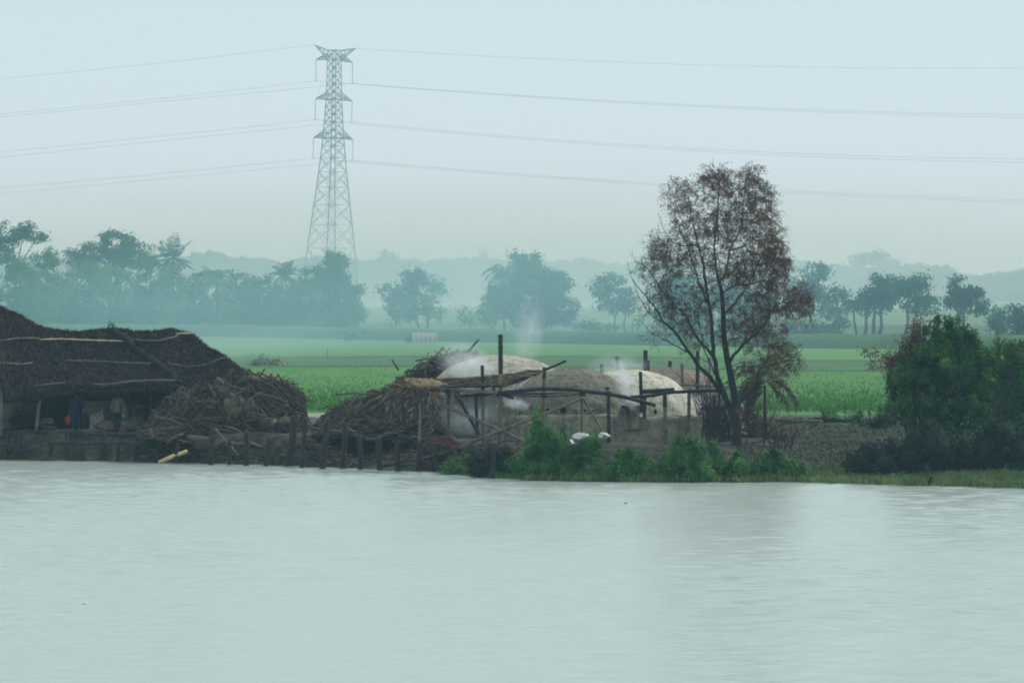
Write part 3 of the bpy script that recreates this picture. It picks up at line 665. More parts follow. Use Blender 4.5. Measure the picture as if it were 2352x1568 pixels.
def roof_mesh(x0f, x1f, off, n, rows=14, th=.28):
    """x0f,x1f: functions of t giving frame columns; off lifts the sheet toward the viewer"""
    b = MB(); vs = []; lo = []
    for i in range(n+1):
        for j in range(rows+1):
            t = j/rows; px = x0f(t)+(x1f(t)-x0f(t))*i/n
            p = roof_pt(px, t); w_ = .03*math.sin(px*.11+t*9)+.018*math.sin(px*.31+t*4)
            p.y -= off+w_; p.z += off*.3+w_*.5; vs.append(tuple(p))
    k = rows+1; nv = len(vs)
    front = np.array(vs); under = front+np.array([0, .12, -th])
    q = [(i*k+j, (i+1)*k+j, (i+1)*k+j+1, i*k+j+1) for i in range(n) for j in range(rows)]
    qu = [(a+nv, d+nv, c+nv, b_+nv) for a, b_, c, d in q]
    rim = [(i*k, nv+i*k, nv+(i+1)*k, (i+1)*k) for i in range(n)]
    rim += [(n*k+j, n*k+j+nv, n*k+j+1+nv, n*k+j+1) for j in range(rows)]+[(j, j+1, j+1+nv, j+nv) for j in range(rows)]
    b.add(np.concatenate([front, under]), q+qu+rim)
    # back slope
    bs_ = []
    for i in range(n+1):
        r = Vector(vs[i*k+rows]); e = Vector(vs[i*k])
        bs_ += [tuple(r+Vector((0,0,-.03))), (r.x, 2*r.y-e.y, e.z), (r.x, 2*r.y-e.y, e.z-th)]
    b.add(bs_, [(i*3+u, (i+1)*3+u, (i+1)*3+u+1, i*3+u+1) for i in range(n) for u in range(2)])
    return b, front.reshape(n+1, k, 3)
def straw(F, count, lmin, lmax, wd, lift=.05, fringe=0):
    n, k = F.shape[0]-1, F.shape[1]-1
    u = NR.uniform(0, n-.001, count); v = NR.uniform(0, k-.001, count)
    i = u.astype(int); j = v.astype(int); fu = (u-i)[:, None]; fv = (v-j)[:, None]
    A = F[i, j]*(1-fu)*(1-fv)+F[i+1, j]*fu*(1-fv)+F[i, j+1]*(1-fu)*fv+F[i+1, j+1]*fu*fv
    dn = F[i, j]-F[i, j+1]; dn /= np.linalg.norm(dn, axis=1)[:, None]+1e-9
    d = dn+NR.normal(size=(count, 3))*np.array([.4, .2, .18]); d /= np.linalg.norm(d, axis=1)[:, None]
    A = A+np.array([0, -lift, lift*.8])*NR.uniform(.2, 1.3, (count, 1))
    return A, d, wd*NR.uniform(.5, 1.3, count), NR.uniform(lmin, lmax, count)
def valley_x(t):  # column of the valley at height fraction t
    return interp(t, [(0, 430), (.18, 402), (.35, 375), (.6, 343), (.85, 290), (1, 255)])
for lab, f0, f1, off, n, cnt in ((None, lambda t: -90, lambda t: valley_x(t), 0, 110, 36000), ('hipped end of the thatch overlapping the dark valley', lambda t: valley_x(t)+3, lambda t: 572, .16, 70, 20000)):
    b, F = roof_mesh(f0, f1, off, n)
    rf = b.build('roof', 'thatch_core', hut, smooth=True)
    if lab: rf['label'] = lab
    b = MB(); b.leaves(*straw(F, cnt, .08, .24, .018))
    # eave fringe and ridge stubble
    for row, c2, dz in ((0, 2600, -1), (F.shape[1]-1, 1500, .2)):
        u = NR.uniform(0, F.shape[0]-1.001, c2); i = u.astype(int); fu = (u-i)[:, None]
        A = F[i, row]*(1-fu)+F[i+1, row]*fu+np.array([0, -.02, -.12 if row == 0 else .02])
        d = NR.normal(size=(c2, 3))*.45; d[:, 2] += dz; d /= np.linalg.norm(d, axis=1)[:, None]
        b.leaves(A+d*.06, d, .018, NR.uniform(.06, .2 if row == 0 else .13, c2))
    b.build('straw_covering', 'thatch', rf)
b = MB(); pts = [roof_pt(valley_x(t), t)+Vector((.03, -.25, .06)) for t in np.linspace(0, 1, 14)]
b.tube([p+Vector((R.uniform(-.05,.05), 0, R.uniform(-.04,.04))) for p in pts], [.07+.09*math.sin(math.pi*i/13)+R.uniform(0,.04)+.06*(i > 10) for i in range(14)], 7)
A = np.array([tuple(pts[i]) for i in NR.integers(0, 14, 500)])+NR.normal(size=(500, 3))*.13
b.leaves(A, dirs(500, -.6), .02, .14); b.build('valley_strip', 'black_thatch', hut)  # near-black strip laid along the valley groove
def batten(pts, mat='bamboo_grey', r=.032):
    b = MB(); P3 = [roof_pt(px, max(0, min(1, (interp(px, eave)-py)/(interp(px, eave)-interp(px, ridge)))))+Vector((0, -.2 if px < vx(py) else -.36, .1)) for px, py in pts]
    out = []
    for a, c in zip(P3, P3[1:]):
        m = max(1, int((c-a).length/.45)); out += [a.lerp(c, i/m) for i in range(m)]
    out.append(P3[-1]); b.tube(out, [r*(1.15 if i % 2 else .9) for i in range(len(out))], 6)
    for i in range(1, len(out)):      # rope ties
        p = out[i]; b.tube([p+Vector((.02, -.035, .06)), p+Vector((0, -.045, 0)), p+Vector((-.02, -.03, -.07))], .014, 4)
    b.build('batten', mat, hut)
batten([(0,777),(40,774),(90,776)]); batten([(92,779),(140,779),(200,781),(283,783)], 'bamboo_pale', .036)
batten([(295,779),(340,783),(370,782),(410,774)]); batten([(0,830),(50,831),(75,827)]); batten([(150,822),(220,823),(290,827),(345,829)])
batten([(385,827),(430,836),(470,835),(518,823)], r=.024); batten([(78,887),(110,884),(150,881)]); batten([(215,886),(250,887),(300,879),(350,876),(418,874)], 'bamboo_grey', .04)
b = MB(); b.tube([P(405,767,YR-.6), P(420,765,YR-.8), P(442,765,YR-1)], .045, 6); b.build('ridge_pole', 'bamboo_pale', hut)
b = MB()
for x0, x1, yt in ((-90, 270, 872), (271, 345, 873), (346, 446, 872)):
    a, c = P(x0, yt, 265.0), P(x1, yt, 265.0); zb = 1.0
    b.box(((a.x+c.x)/2, 265.0, (a.z+zb)/2), (c.x-a.x, .22, a.z-zb))
b.build('wall', 'thatch_core', hut)  # dark colour puts the shade under the roof into this back wall
for x0, x1, yt in ((-40, 88, 926), (190, 262, 921), (264, 330, 930)):
    a, c = P(x0, yt, 263.2), P(x1, yt+3, 263.2); b = MB(); b.box(((a.x+c.x)/2, 263.2, (a.z+1.0)/2), (c.x-a.x, .2, a.z-1.0)); b.build('front_wall', 'mud_pale', hut)
b = MB(); c = P(-30, 950, 261.6); b.box((c.x, 261.2, 1.9), (1.4, .12, 1.8)); b.build('side_wall', 'mud_wall', hut)
b = MB(); b.box((P(30,960,264).x, 263.6, 1.75), (2.4, .12, 1.1)); b.build('low_wall', 'mud_wall', hut)
for (x0, y0, x1, y1, r) in ((3,885,3,1000,.085),(94,900,80,1022,.075),(127,900,127,985,.045),(263,885,261,985,.06),(335,885,333,985,.05),(296,890,298,985,.045),(402,885,402,960,.05),(0,905,0,985,.05)):
    Yp = 260.9 if x0 in (3, 94) else 262.6
    a, c = P(x0, y0, Yp), P(x1, y1, Yp); b = MB(); b.tube([a, a.lerp(c, .5)+Vector((R.uniform(-.03,.03), 0, 0)), c], [r*.9, r, r*1.1], 7); b.build('post', 'bamboo_grey' if Yp < 261 else 'stake', hut, smooth=True)
b = MB(); b.tube([P(0, 893, 262.4), P(200, 893, 262.4), P(440, 890, 262.4)], .05, 6); b.build('beam', 'stake', hut)

# ---------------------------------------------------------------- people
def skin_mesh(name, mat, joints, edges, parent, subdiv=1):
    me = bpy.data.meshes.new(name); o = bpy.data.objects.new(name, me); COL.objects.link(o)
    base = WL[parent.name] if parent else joints[0][0]
    me.from_pydata([tuple(Vector(j[0])-Vector(base)) for j in joints], edges, []); me.materials.append(M[mat])
    if parent: o.parent = parent
    else: o.location = base
    WL[o.name] = tuple(base)
    o.modifiers.new('skin', 'SKIN')
    for i, j in enumerate(joints):
        sv = me.skin_vertices[0].data[i]; r = j[1]; sv.radius = (r, r) if not hasattr(r, '__len__') else r; sv.use_root = (i == 0)
    o.modifiers['skin'].use_smooth_shade = True
    s = o.modifiers.new('sub', 'SUBSURF'); s.levels = subdiv; s.render_levels = subdiv
    return o
def person(px, foot_py, Y, H, label, shirt, trousers, lean, turn, armL, armR, stepx):
    """back view figure; lean = torso lean in m to +x; hands given as offsets from the shoulder"""
    f = P(px, foot_py, Y); u = H/7.5
    def V(x, y, z): return f+Vector((x, y, z))
    hip = V(0, 0, 3.85*u); chest = V(lean*.7, 0, 5.35*u); neck = V(lean, -.0, 6.3*u); head = V(lean+turn*.12, -.02, 7.0*u)
    sL, sR = V(lean*.9-.8*u, 0, 6.0*u), V(lean*.9+.8*u, 0, 6.0*u)
    J = [(hip, (.07, .06)), (V(lean*.35, 0, 4.6*u), (.11, .085)), (chest, (.155, .105)), (neck, .055), (V(lean+turn*.06,-.01,6.55*u), .055), (V(lean+turn*.1,-.015,6.8*u), (.078,.088)), (head, (.085,.098)), (V(lean+turn*.12,-.01,7.25*u), (.07,.08))]
    E = [(0,1),(1,2),(2,3),(3,4),(4,5),(5,6),(6,7)]
    legs = []; armsj = []
    for s, st in ((-1, stepx[0]), (1, stepx[1])):
        k = len(J); J += [(V(s*.42*u+st*.1, 0, 3.5*u), .085), (V(s*.42*u+st*.5, st*.2, 2.0*u), .058), (V(s*.4*u+st, st*.5, .3*u), .038), (V(s*.4*u+st, st*.5-.02, .12*u), .04), (V(s*.42*u+st+.05*turn, st*.5+.13, .1*u), .032)]
        E += [(0, k), (k, k+1), (k+1, k+2), (k+2, k+3), (k+3, k+4)]; legs.append(k)
    for s, sh, arm in ((-1, sL, armL), (1, sR, armR)):
        k = len(J); el, wr = sh+Vector(arm[0]), sh+Vector(arm[1]); dn = (wr-el).normalized()
        J += [(sh, .055), (el, .04), (wr, .028), (wr+dn*.06, (.035, .02))]; E += [(2, k), (k, k+1), (k+1, k+2), (k+2, k+3)]; armsj.append(k)
        pk = k+3
        for q_ in range(4):      # fingers, slightly curled
            o_ = Vector(((q_-1.5)*.017, .004*q_, 0)); ln = (.075, .085, .08, .062)[q_]
            a = len(J); J += [(wr+dn*.085+o_, .0095), (wr+dn*(.085+ln*.55)+o_+Vector((0, .01, 0)), .0085), (wr+dn*(.085+ln)+o_+Vector((0, .028, 0)), .007)]
            E += [(pk, a), (a, a+1), (a+1, a+2)]
        a = len(J); J += [(wr+dn*.045+Vector((s*-.035, .01, 0)), .011), (wr+dn*.085+Vector((s*-.05, .025, 0)), .009)]; E += [(k+2, a), (a, a+1)]
    o = skin_mesh('person', 'skin', J, E, None, 1); tag(o, label, 'person')
    hd = Vector(head)
    b = MB(); b.blob((hd.x-.005*turn, hd.y-.02, hd.z+.035), (.1, .112, .12), 5, .05, 12, 8)
    b.blob((hd.x-.03*turn, hd.y-.05, hd.z-.03), (.085, .08, .1), 6, .05, 10, 7); b.build('hair', 'hair', o, smooth=True)
    # face features on the side turned away, ear on the visible side
    b = MB(); b.blob((hd.x+turn*.09, hd.y+.01, hd.z-.01), (.016, .022, .035), 2, .05, 8, 6); b.build('ear', 'skin', o, smooth=True)
    b = MB(); b.blob((hd.x+turn*.04, hd.y+.105, hd.z-.02), (.018, .022, .03), 2, .05, 8, 6); b.build('nose', 'skin', o, smooth=True)
    for s in (-1, 1): b = MB(); b.blob((hd.x+s*.033+turn*.03, hd.y+.09, hd.z+.012), (.013, .01, .01), 2, .02, 8, 5); b.build('eye', 'hair', o, smooth=True)
    b = MB(); b.blob((hd.x+turn*.03, hd.y+.093, hd.z-.055), (.025, .01, .008), 2, .02, 8, 5); b.build('mouth', 'red_cloth', o, smooth=True)
    SJ = [(V(lean*.2, 0, 3.3*u), (.24, .19)), (V(lean*.3, 0, 4.2*u), (.21, .165)), (V(lean*.5, 0, 5.0*u), (.215, .16)), (chest+Vector((0,0,.06)), (.185, .125)), (neck-Vector((0,0,.04)), .085)]
    SE = [(0,1),(1,2),(2,3),(3,4)]
    for sh, arm in ((sL, armL), (sR, armR)):
        k = len(SJ); el, wr = sh+Vector(arm[0]), sh+Vector(arm[1]); SJ += [(sh, .09), (el, .068), (el.lerp(wr, .75), .055)]; SE += [(3, k), (k, k+1), (k+1, k+2)]
    skin_mesh('shirt', shirt, SJ, SE, o)
    TJ = [(V(0, 0, 4.0*u), (.19, .16))]; TE = []
    for s, st in ((-1, stepx[0]), (1, stepx[1])):
        k = len(TJ); TJ += [(V(s*.42*u+st*.1, 0, 3.4*u), .11), (V(s*.42*u+st*.5, st*.2, 2.0*u), .085), (V(s*.4*u+st, st*.5, .5*u), .07)]; TE += [(0, k), (k, k+1), (k+1, k+2)]
    skin_mesh('trousers', trousers, TJ, TE, o)
    return o, armsj, J
p1, a1, J1 = person(172, 989, 261.0, 1.7, 'person in dark blue shirt and trousers carrying a red bag, seen from behind', 'blue_cloth', 'blue_cloth', .06, 1, ((-.07,.02,-.3),(-.1,.0,-.56)), ((.12,-.02,-.28),(.2,-.05,-.5)), (.02,.1))
p2, a2, J2 = person(268, 988, 261.1, 1.62, 'person in khaki shirt and dark trousers stooping beside the sacks', 'khaki_cloth', 'dark_cloth', .05, 1.5, ((-.08,.03,-.3),(-.06,.06,-.55)), ((.1,-.02,-.3),(.09,-.06,-.56)), (-.03,.05))
h = Vector(J1[a1[0]+3][0]); b = MB(); b.blob((h.x-.06, h.y-.03, h.z-.3), (.13, .1, .2), 4, .15, 12, 9); b.tube([h+Vector((-.08,-.02,-.12)), h+Vector((-.01,0,.0)), h+Vector((.0,-.03,-.13))], .01, 5)
tag(b.build('carrier_bag', 'red_cloth', smooth=True), 'red cloth bag hanging from the hand of the blue clad person', 'bag')
h = Vector(J1[a1[1]+3][0]); b = MB(); b.blob((h.x+.02, h.y+.03, h.z-.4), (.14, .09, .5), 9, .12, 12, 12); tag(b.build('shawl', 'near_black', smooth=True), 'long black cloth held in the right hand of the blue clad person', 'cloth')
h = Vector(J2[a2[1]+3][0]); b = MB(); b.tube([h+Vector((0,-.05,-.13)), h+Vector((0,-.05,-.02))], [.07,.09], 12); b.tube([h+Vector((-.08,-.05,-.02)), h+Vector((0,-.05,.06)), h+Vector((.08,-.05,-.02))], .008, 4)
tag(b.build('plastic_pot', 'cyan', smooth=True), 'bright cyan pot in the hand of the khaki clad person', 'pot')

# ---------------------------------------------------------------- goods under the shed
def sack(px, py, Y, rx, rz, label, mat='sack', seed=1, tie=None, cat='sack', name='sack'):
    k = Y/FPX; c = P(px, py, Y); b = MB(); b.blob(c, (rx*k, rx*k*.8, rz*k), seed, .16, 18, 12)
    if tie:
        e = P(px+tie[0], py+tie[1], Y); b.tube([c.lerp(e, .6), c.lerp(e, .85), e], [.12, .05, .09], 8)
    return tag(b.build(name, mat, smooth=True), label, cat)
sack(242, 980, 261.2, 22, 15, 'rounded jute sack lying between the two people', seed=4)
sack(298, 979, 261.3, 25, 16, 'lumpy grey sack right of the khaki clad person', seed=8)
sack(307, 966, 261.6, 14, 9, 'crumpled sack top piled on the lumpy grey sack', seed=12, tie=(10,-8))
sack(151, 990, 261.1, 24, 5, 'flattened sack lying at the edge by the blue clad person', seed=3)
sack(210, 990, 260.9, 30, 5.5, 'flat earth filled sack below the printed plastic bag', seed=14)
m, nt, bs = new_mat('printed plastic bag')
f = noise(nt, 3.2, 3, .5); nt.links.new(ramp(nt, f, [(.36, (.7,.72,.7)), (.44, (.6,.25,.06)), (.5, (.75,.72,.64)), (.58, (.3,.36,.3)), (.66, (.7,.4,.1))]), bs.inputs['Base Color']); M['printed'] = m
m, nt, bs = new_mat('striped plastic sheet')
wv = nt.nodes.new('ShaderNodeTexWave'); wv.inputs['Scale'].default_value = 2.2; wv.inputs['Distortion'].default_value = 1.2
tc = nt.nodes.new('ShaderNodeTexCoord'); nt.links.new(tc.outputs['Object'], wv.inputs[0])
nt.links.new(ramp(nt, wv.outputs['Fac'], [(.3, (.3,.27,.22)), (.5, (.7,.68,.62))]), bs.inputs['Base Color']); M['striped'] = m
def wedge(name, pts, Y, th, mat, label, cat):
    b = MB(); n = len(pts); F = [P(x, y, Y) for x, y in pts]; B = [P(x, y, Y+th) for x, y in pts]
    for i, f_ in enumerate(F): f_.y += .06*math.sin(i*2.1)
    b.add([tuple(v) for v in F+B], [(i, (i+1) % n, n+(i+1) % n, n+i) for i in range(n)], [list(range(n)), list(range(2*n-1, n-1, -1))])
    return tag(b.build(name, mat), label, cat)
wedge('rubbish_bag', [(198,958),(212,950),(225,948),(236,935),(238,965),(236,972),(222,976),(208,980),(197,972)], 262.1, .35, 'printed', 'printed white and orange plastic bag with a pointed corner standing behind the sack', 'bag')
wedge('plastic_sheet', [(194,966),(206,962),(216,975),(218,988),(205,990),(198,982)], 261.7, .1, 'striped', 'striped white plastic sheet folded beside the black cloth', 'sheet')
wedge('cardboard_piece', [(193,960),(204,956),(207,966),(194,969)], 261.75, .05, 'red_cloth', 'small red patch of packaging above the striped sheet', 'packaging')
b = MB(); c = P(333, 955, 262.6); kk = 262/FPX; vs = []; n = 12
for j in range(9):
    for i in range(n+1):
        a = math.pi*i/n; rr = 1+.06*math.sin(i*2.2+j)
        vs.append((c.x+math.cos(a)*25*kk*rr*(1+.1*j/8), c.y-.7+j*.16, c.z+math.sin(a)*20*kk*rr-.0*j))
b.add(vs, [(j*(n+1)+i, (j+1)*(n+1)+i, (j+1)*(n+1)+i+1, j*(n+1)+i+1) for j in range(8) for i in range(n)])
tag(b.build('plastic_sheet', 'rag_grey', smooth=True), 'greyish white plastic sheet arched over a frame under the shed', 'sheet')

# ---------------------------------------------------------------- branches and log piles
def stick_pts(c, d, L, wobble=.1, n=5):
    d = d.normalized(); s = d.cross(Vector((R.uniform(-1,1), R.uniform(-1,1), R.uniform(-1,1)))).normalized(); ph = R.uniform(0, 6)
    return [c+d*(L*(i/(n-1)-.5))+s*(wobble*math.sin(ph+i*1.5))+Vector((0, 0, R.uniform(-.3, .3)*wobble)) for i in range(n)]
def pile(name, region, top, basey, Yf, Yb, slope, n_ind, n_small, label, blabel, group, thick=1.0):
    """heap whose outline in the frame is top(px); sticks lie on the mound's front, top and ends"""
    x0, x1 = region; k = Yf/FPX
    b = MB(); n = 40; vs = []
    for i in range(n+1):
        px = x0+(x1-x0)*i/n; tp = interp(px, top)+7; bp = max(interp(px, basey), tp+2)
        for t in (0, .25, .5, .75, .95):
            p = P(px, bp+(tp-bp)*t, Yf+(Yb-Yf)*t); p.y += .15*math.sin(i*1.1+t*7); vs.append(tuple(p))
        p = P(px, tp, Yb); vs.append((p.x, Yb*2-Yf-.5, P(px, bp, Yf).z))
    b.add(vs, [(i*6+t, (i+1)*6+t, (i+1)*6+t+1, i*6+t+1) for i in range(n) for t in range(5)])
    b.build_core = None
    def place(rr, L):
        px = R.uniform(x0+2, x1-2); tp = interp(px, top); bp = interp(px, basey); t = R.uniform(0, 1)**.9
        c = P(px, bp+(tp+4-bp)*t, Yf+(Yb-Yf)*t-R.uniform(.05, .3))
        a = interp(px, slope)+R.gauss(0, .42); s = R.choice((-1, 1))
        if R.random() < .1: a = R.uniform(-1.4, 1.4)
        # keep ends inside the heap outline
        d = Vector((math.cos(a)*s, R.uniform(-.35, .35), math.sin(a)*s))
        for _ in range(6):
            ok = True
            for e in (-.5, .5):
                q = c+d*L*e; qx = CX+q.x/q.y*FPX; qy = HY-(q.z-CAMZ)/q.y*FPX
                if qy < interp(qx, top)-11 or qx < x0-12 or qx > x1+16 or qy > interp(qx, basey)+8: ok = False
            if ok: break
            L *= .72
        return c, d, L
    for i in range(n_small):
        c, d, L = place(0, R.uniform(.5, 2.1)); r = R.uniform(.012, .036)*thick
        b.tube(stick_pts(c, d, L, .08*L, 5), [r, r, r*.9, r*.75, r*.45], 4, True)
    o = b.build(name, 'branch'); o.data.materials.append(M['near_black']); mi = np.zeros(len(o.data.polygons), np.int32); mi[:n*5] = 1; o.data.polygons.foreach_set('material_index', mi); tag(o, label, kind='stuff')  # near-black core paints the shade in the gaps between sticks
    for i in range(n_ind):
        big = R.random() < .3
        c, d, L = place(0, R.uniform(1.2, 3.0) if big else R.uniform(.7, 2.1)); r = (R.uniform(.05, .1) if big else R.uniform(.022, .05))*thick
        b = MB(); pts = stick_pts(c+Vector((0, -.05, 0)), d, L, R.uniform(.03, .13)*L, 6)
        b.tube(pts, [r*1.1, r, r*.95, r*.85, r*.7, r*.5], 7)
        if R.random() < .4:
            q = pts[3]; dd = (d+Vector((R.uniform(-.6,.6), R.uniform(-.4,.2), R.uniform(-.2,.9)))).normalized(); b.tube([q, q+dd*L*.18, q+dd*L*.33+Vector((0,0,-.02))], [r*.6, r*.45, r*.25], 6)
        if R.random() < .35:
            q = pts[2]; dd = (d*-.4+Vector((R.uniform(-.5,.5), R.uniform(-.4,.2), R.uniform(.1,.8)))).normalized(); b.tube([q, q+dd*L*.15], [r*.5, r*.3], 5)
        tag(b.build('branch', R.choice(('branch','branch','branch_grey')), smooth=True), blabel, 'branch', group)
topA = [(320,992),(335,975),(350,955),(375,930),(400,912),(425,893),(450,886),(480,884),(500,878),(525,868),(545,860),(575,855),(600,862),(640,866),(665,877),(690,890),(703,910),(706,940),(700,975)]
baseA = [(320,1000),(400,1012),(470,1030),(560,1034),(650,1036),(706,1030)]
pile('firewood', (322, 704), topA, baseA, 255.2, 259.8, [(320,.5),(420,.42),(520,.15),(580,-.1),(640,-.35),(700,-.5)], 150, 1250, 'tangled heap of brown firewood between the shed and the stakes', 'crooked brown branch lying in the big firewood heap beside the shed', 'branches in the heap beside the shed')
topB = [(722,985),(740,960),(765,940),(790,925),(815,916),(850,905),(880,893),(900,885),(930,880),(960,890),(985,920),(1000,960)]
baseB = [(722,1000),(800,1003),(880,1004),(930,1012),(1000,1030)]
pile('firewood', (724, 985), topB, baseB, 249.5, 253.5, [(720,.55),(800,.3),(900,.15),(985,.25)], 100, 850, 'tangled heap of firewood left of the kilns', 'brown branch lying in the lower firewood heap left of the kilns', 'branches in the heap left of the kilns')
topC = [(893,900),(905,880),(920,868),(940,850),(955,840),(975,828),(990,818),(1010,808),(1040,806),(1060,812),(1080,815),(1098,812),(1108,830)]
baseC = [(893,985),(950,990),(1050,990),(1110,980)]
pile('firewood', (895, 1104), topC, baseC, 255.6, 259.3, [(890,.4),(1000,.3),(1100,.4)], 58, 560, 'pale top of the firewood heap smoking behind the palm thatch', 'branch lying on top of the heap behind the palm thatch', 'branches on the heap behind the palm thatch')
def log(name, label, a, c, r, mat='branch', r2=None, Y=None, Y2=None, cat='log', mid=None, ends=True, sides=9, group=None):
    A, C_ = P(*a, Y), P(*c, Y2 or Y); n = 7; pts = [A.lerp(C_, i/(n-1)) for i in range(n)]
    for i in range(1, n-1): pts[i] += Vector((0, R.uniform(-.02,.02), R.uniform(-.3,.3)*r+ (mid or 0)*math.sin(math.pi*i/(n-1))))
    r2 = r2 or r; b = MB(); b.tube(pts, [r+(r2-r)*i/(n-1)+R.uniform(-.04,.04)*r for i in range(n)], sides)
    o = b.build(name, mat, smooth=True); tag(o, label, cat, group)
    return o, pts
def stump(px, py, Y, rpx, label, L=.6, yaw=.3):
    k = Y/FPX; c = P(px, py, Y); r = rpx*k; d = Vector((math.sin(yaw), -math.cos(yaw), 0)); t = thing('log', tuple(c+Vector((0,0,-r))), label, 'log')
    b = MB(); b.tube([c-d*L*.5+d*L*i/4 for i in range(5)], [r, r*1.03, r, r*.97, r], 14); b.build('bark', 'branch', t)
    b = MB(); e = c+d*(L*.5+.004); b.tube([e, e+d*.006], r*.9, 14); b.build('cut_face', 'cut', t)
stump(652, 967, 254.9, 11, 'sawn round log with ringed end high in the firewood heap', yaw=-.2)
stump(646, 1017, 254.3, 11.5, 'sawn round log with ringed end low beside the thick stake', yaw=.1)
stump(617, 973, 254.8, 14, 'pale sided thick log end left of the ringed log', yaw=.9)
stump(478, 1018, 254.2, 15, 'thick log with pale sawn face behind the tall dark stake', 1.1, .95)
stump(622, 1012, 254.4, 9, 'smaller round log end beside the low ringed log', yaw=0)
def root(px, py, Y, rx, rz, label, seed):
    k = Y/FPX; b = MB(); b.blob(P(px, py, Y), (rx*k, rx*k*.8, rz*k), seed, .3, 16, 12, 1.6)
    for i in range(6):
        a = R.uniform(0, 6.28); c = P(px, py, Y); d = Vector((math.cos(a), -.4, math.sin(a))); b.tube([c+d*rx*k*.6, c+d*rx*k*1.2, c+d*rx*k*1.7+Vector((0,0,-.05))], [.1, .06, .03], 6)
    tag(b.build('root_ball', 'root', smooth=True), label, 'stump')
M['root'] = simple('grey root wood', (.055,.045,.035), (.15,.125,.09), 4, bmp=.8)
root(537, 934, 254.7, 20, 24, 'big rounded root ball in the middle of the firewood heap', 3)
root(573, 935, 254.6, 13, 16, 'smaller root lump right of the big root ball', 5)
root(516, 898, 255.8, 17, 13, 'mossy root lump near the top of the firewood heap', 6)
root(577, 870, 257.5, 18, 10, 'knotted stump crowning the firewood heap', 8)
for a, c, r, lab in (((430,1003),(560,1022),.1,'thick log lying at the foot of the heap beside the shed'), ((360,958),(420,978),.09,'pale peeled log near the left end of the heap'), ((352,992),(412,982),.075,'bent log lying along the left foot of the heap'), ((678,1018),(750,1020),.16,'heavy trunk lying between the two tallest stakes'), ((500,1040),(640,1044),.12,'half sunk log at the water side of the heap'), ((730,1010),(800,1012),.1,'log lying below the lower firewood heap'), ((470,962),(585,957),.05,'long thin branch laid across the front of the heap'), ((596,905),(660,925),.08,'stout branch sloping down the right side of the heap')):
    log('log', lab, a, c, r, 'branch_grey' if R.random() < .5 else 'branch', r*.8, 254.1 if a[1] > 980 else 254.9, mid=.03)
for (x0,y0,x1,y1,r,Y,lab) in ((640,875,724,925,.035,257,'thin branch sticking out right of the heap over the paddy'),(660,893,717,926,.04,257,'dark branch poking out below the thin branch over the paddy'),(683,905,712,936,.03,257,'short hooked twig at the right shoulder of the heap'),(585,885,574,852,.035,257.3,'dark twig standing up on the crest of the heap'),(603,880,590,854,.04,257.3,'thick dark twig leaning left on the crest of the heap'),(625,880,622,860,.03,257.3,'stub standing on the crest right of the leaning twigs'),(915,850,900,826,.045,256,'lone branch pointing up at the left of the smoking heap'),(1072,812,1100,779,.055,258,'straight pole rising from the top of the smoking heap'),(770,906,830,903,.035,250.5,'twig pointing left from the lower heap over the paddy'),(740,938,775,927,.03,250.5,'thin twig sticking out at the lower heap shoulder'),(1085,838,1094,815,.1,257.3,'pale split log standing beside the first kiln')):
    log('branch', lab, (x0,y0), (x1,y1), r, 'branch', r*.6, Y, cat='branch', mid=.02)
log('branch', 'forked grey branch propped on the stakes at the left foot of the heap', (345,985), (352,1005), .07, 'branch_grey', .05, 254.4, cat='branch')
log('branch', 'upright forked stick beside the lumpy grey sack', (316,968), (318,1000), .035, 'branch_grey', .03, 260.2, cat='branch')
for i, (x0,y0,x1,y1) in enumerate(((90,972,124,969),(92,978,128,982),(100,986,135,985),(96,965,122,962))):
    log('log', 'reddish log in the small stack under the left eave', (x0,y0), (x1,y1), .075, 'red_log' if False else 'branch_grey', .06, 261.3+.15*i, group='small log stack under the eave')
b = MB()
for i in range(420):
    c = P(R.gauss(72, 22), R.gauss(968, 12), 262.3+R.uniform(-.4,.4)); d = Vector((R.gauss(0,1), R.gauss(0,.4), R.gauss(.2,.5))); b.tube(stick_pts(c, d, R.uniform(.3,.9), .05, 4), .014, 4)
tag(b.build('brushwood', 'dark_bark'), 'dark heap of brushwood under the left eave', kind='stuff')
for px, py, r, lab in ((688,1006,5,'white plastic can lying on the trunk between the tallest stakes'),):
    k = 253.7/FPX; a = P(679, 1006, 253.6); c = P(694, 1007, 253.6); b = MB(); b.tube([a, a.lerp(c,.15), a.lerp(c,.85), c], [.06,.11,.11,.07], 12)
    tag(b.build('plastic_can', 'white_plastic', smooth=True), lab, 'can')

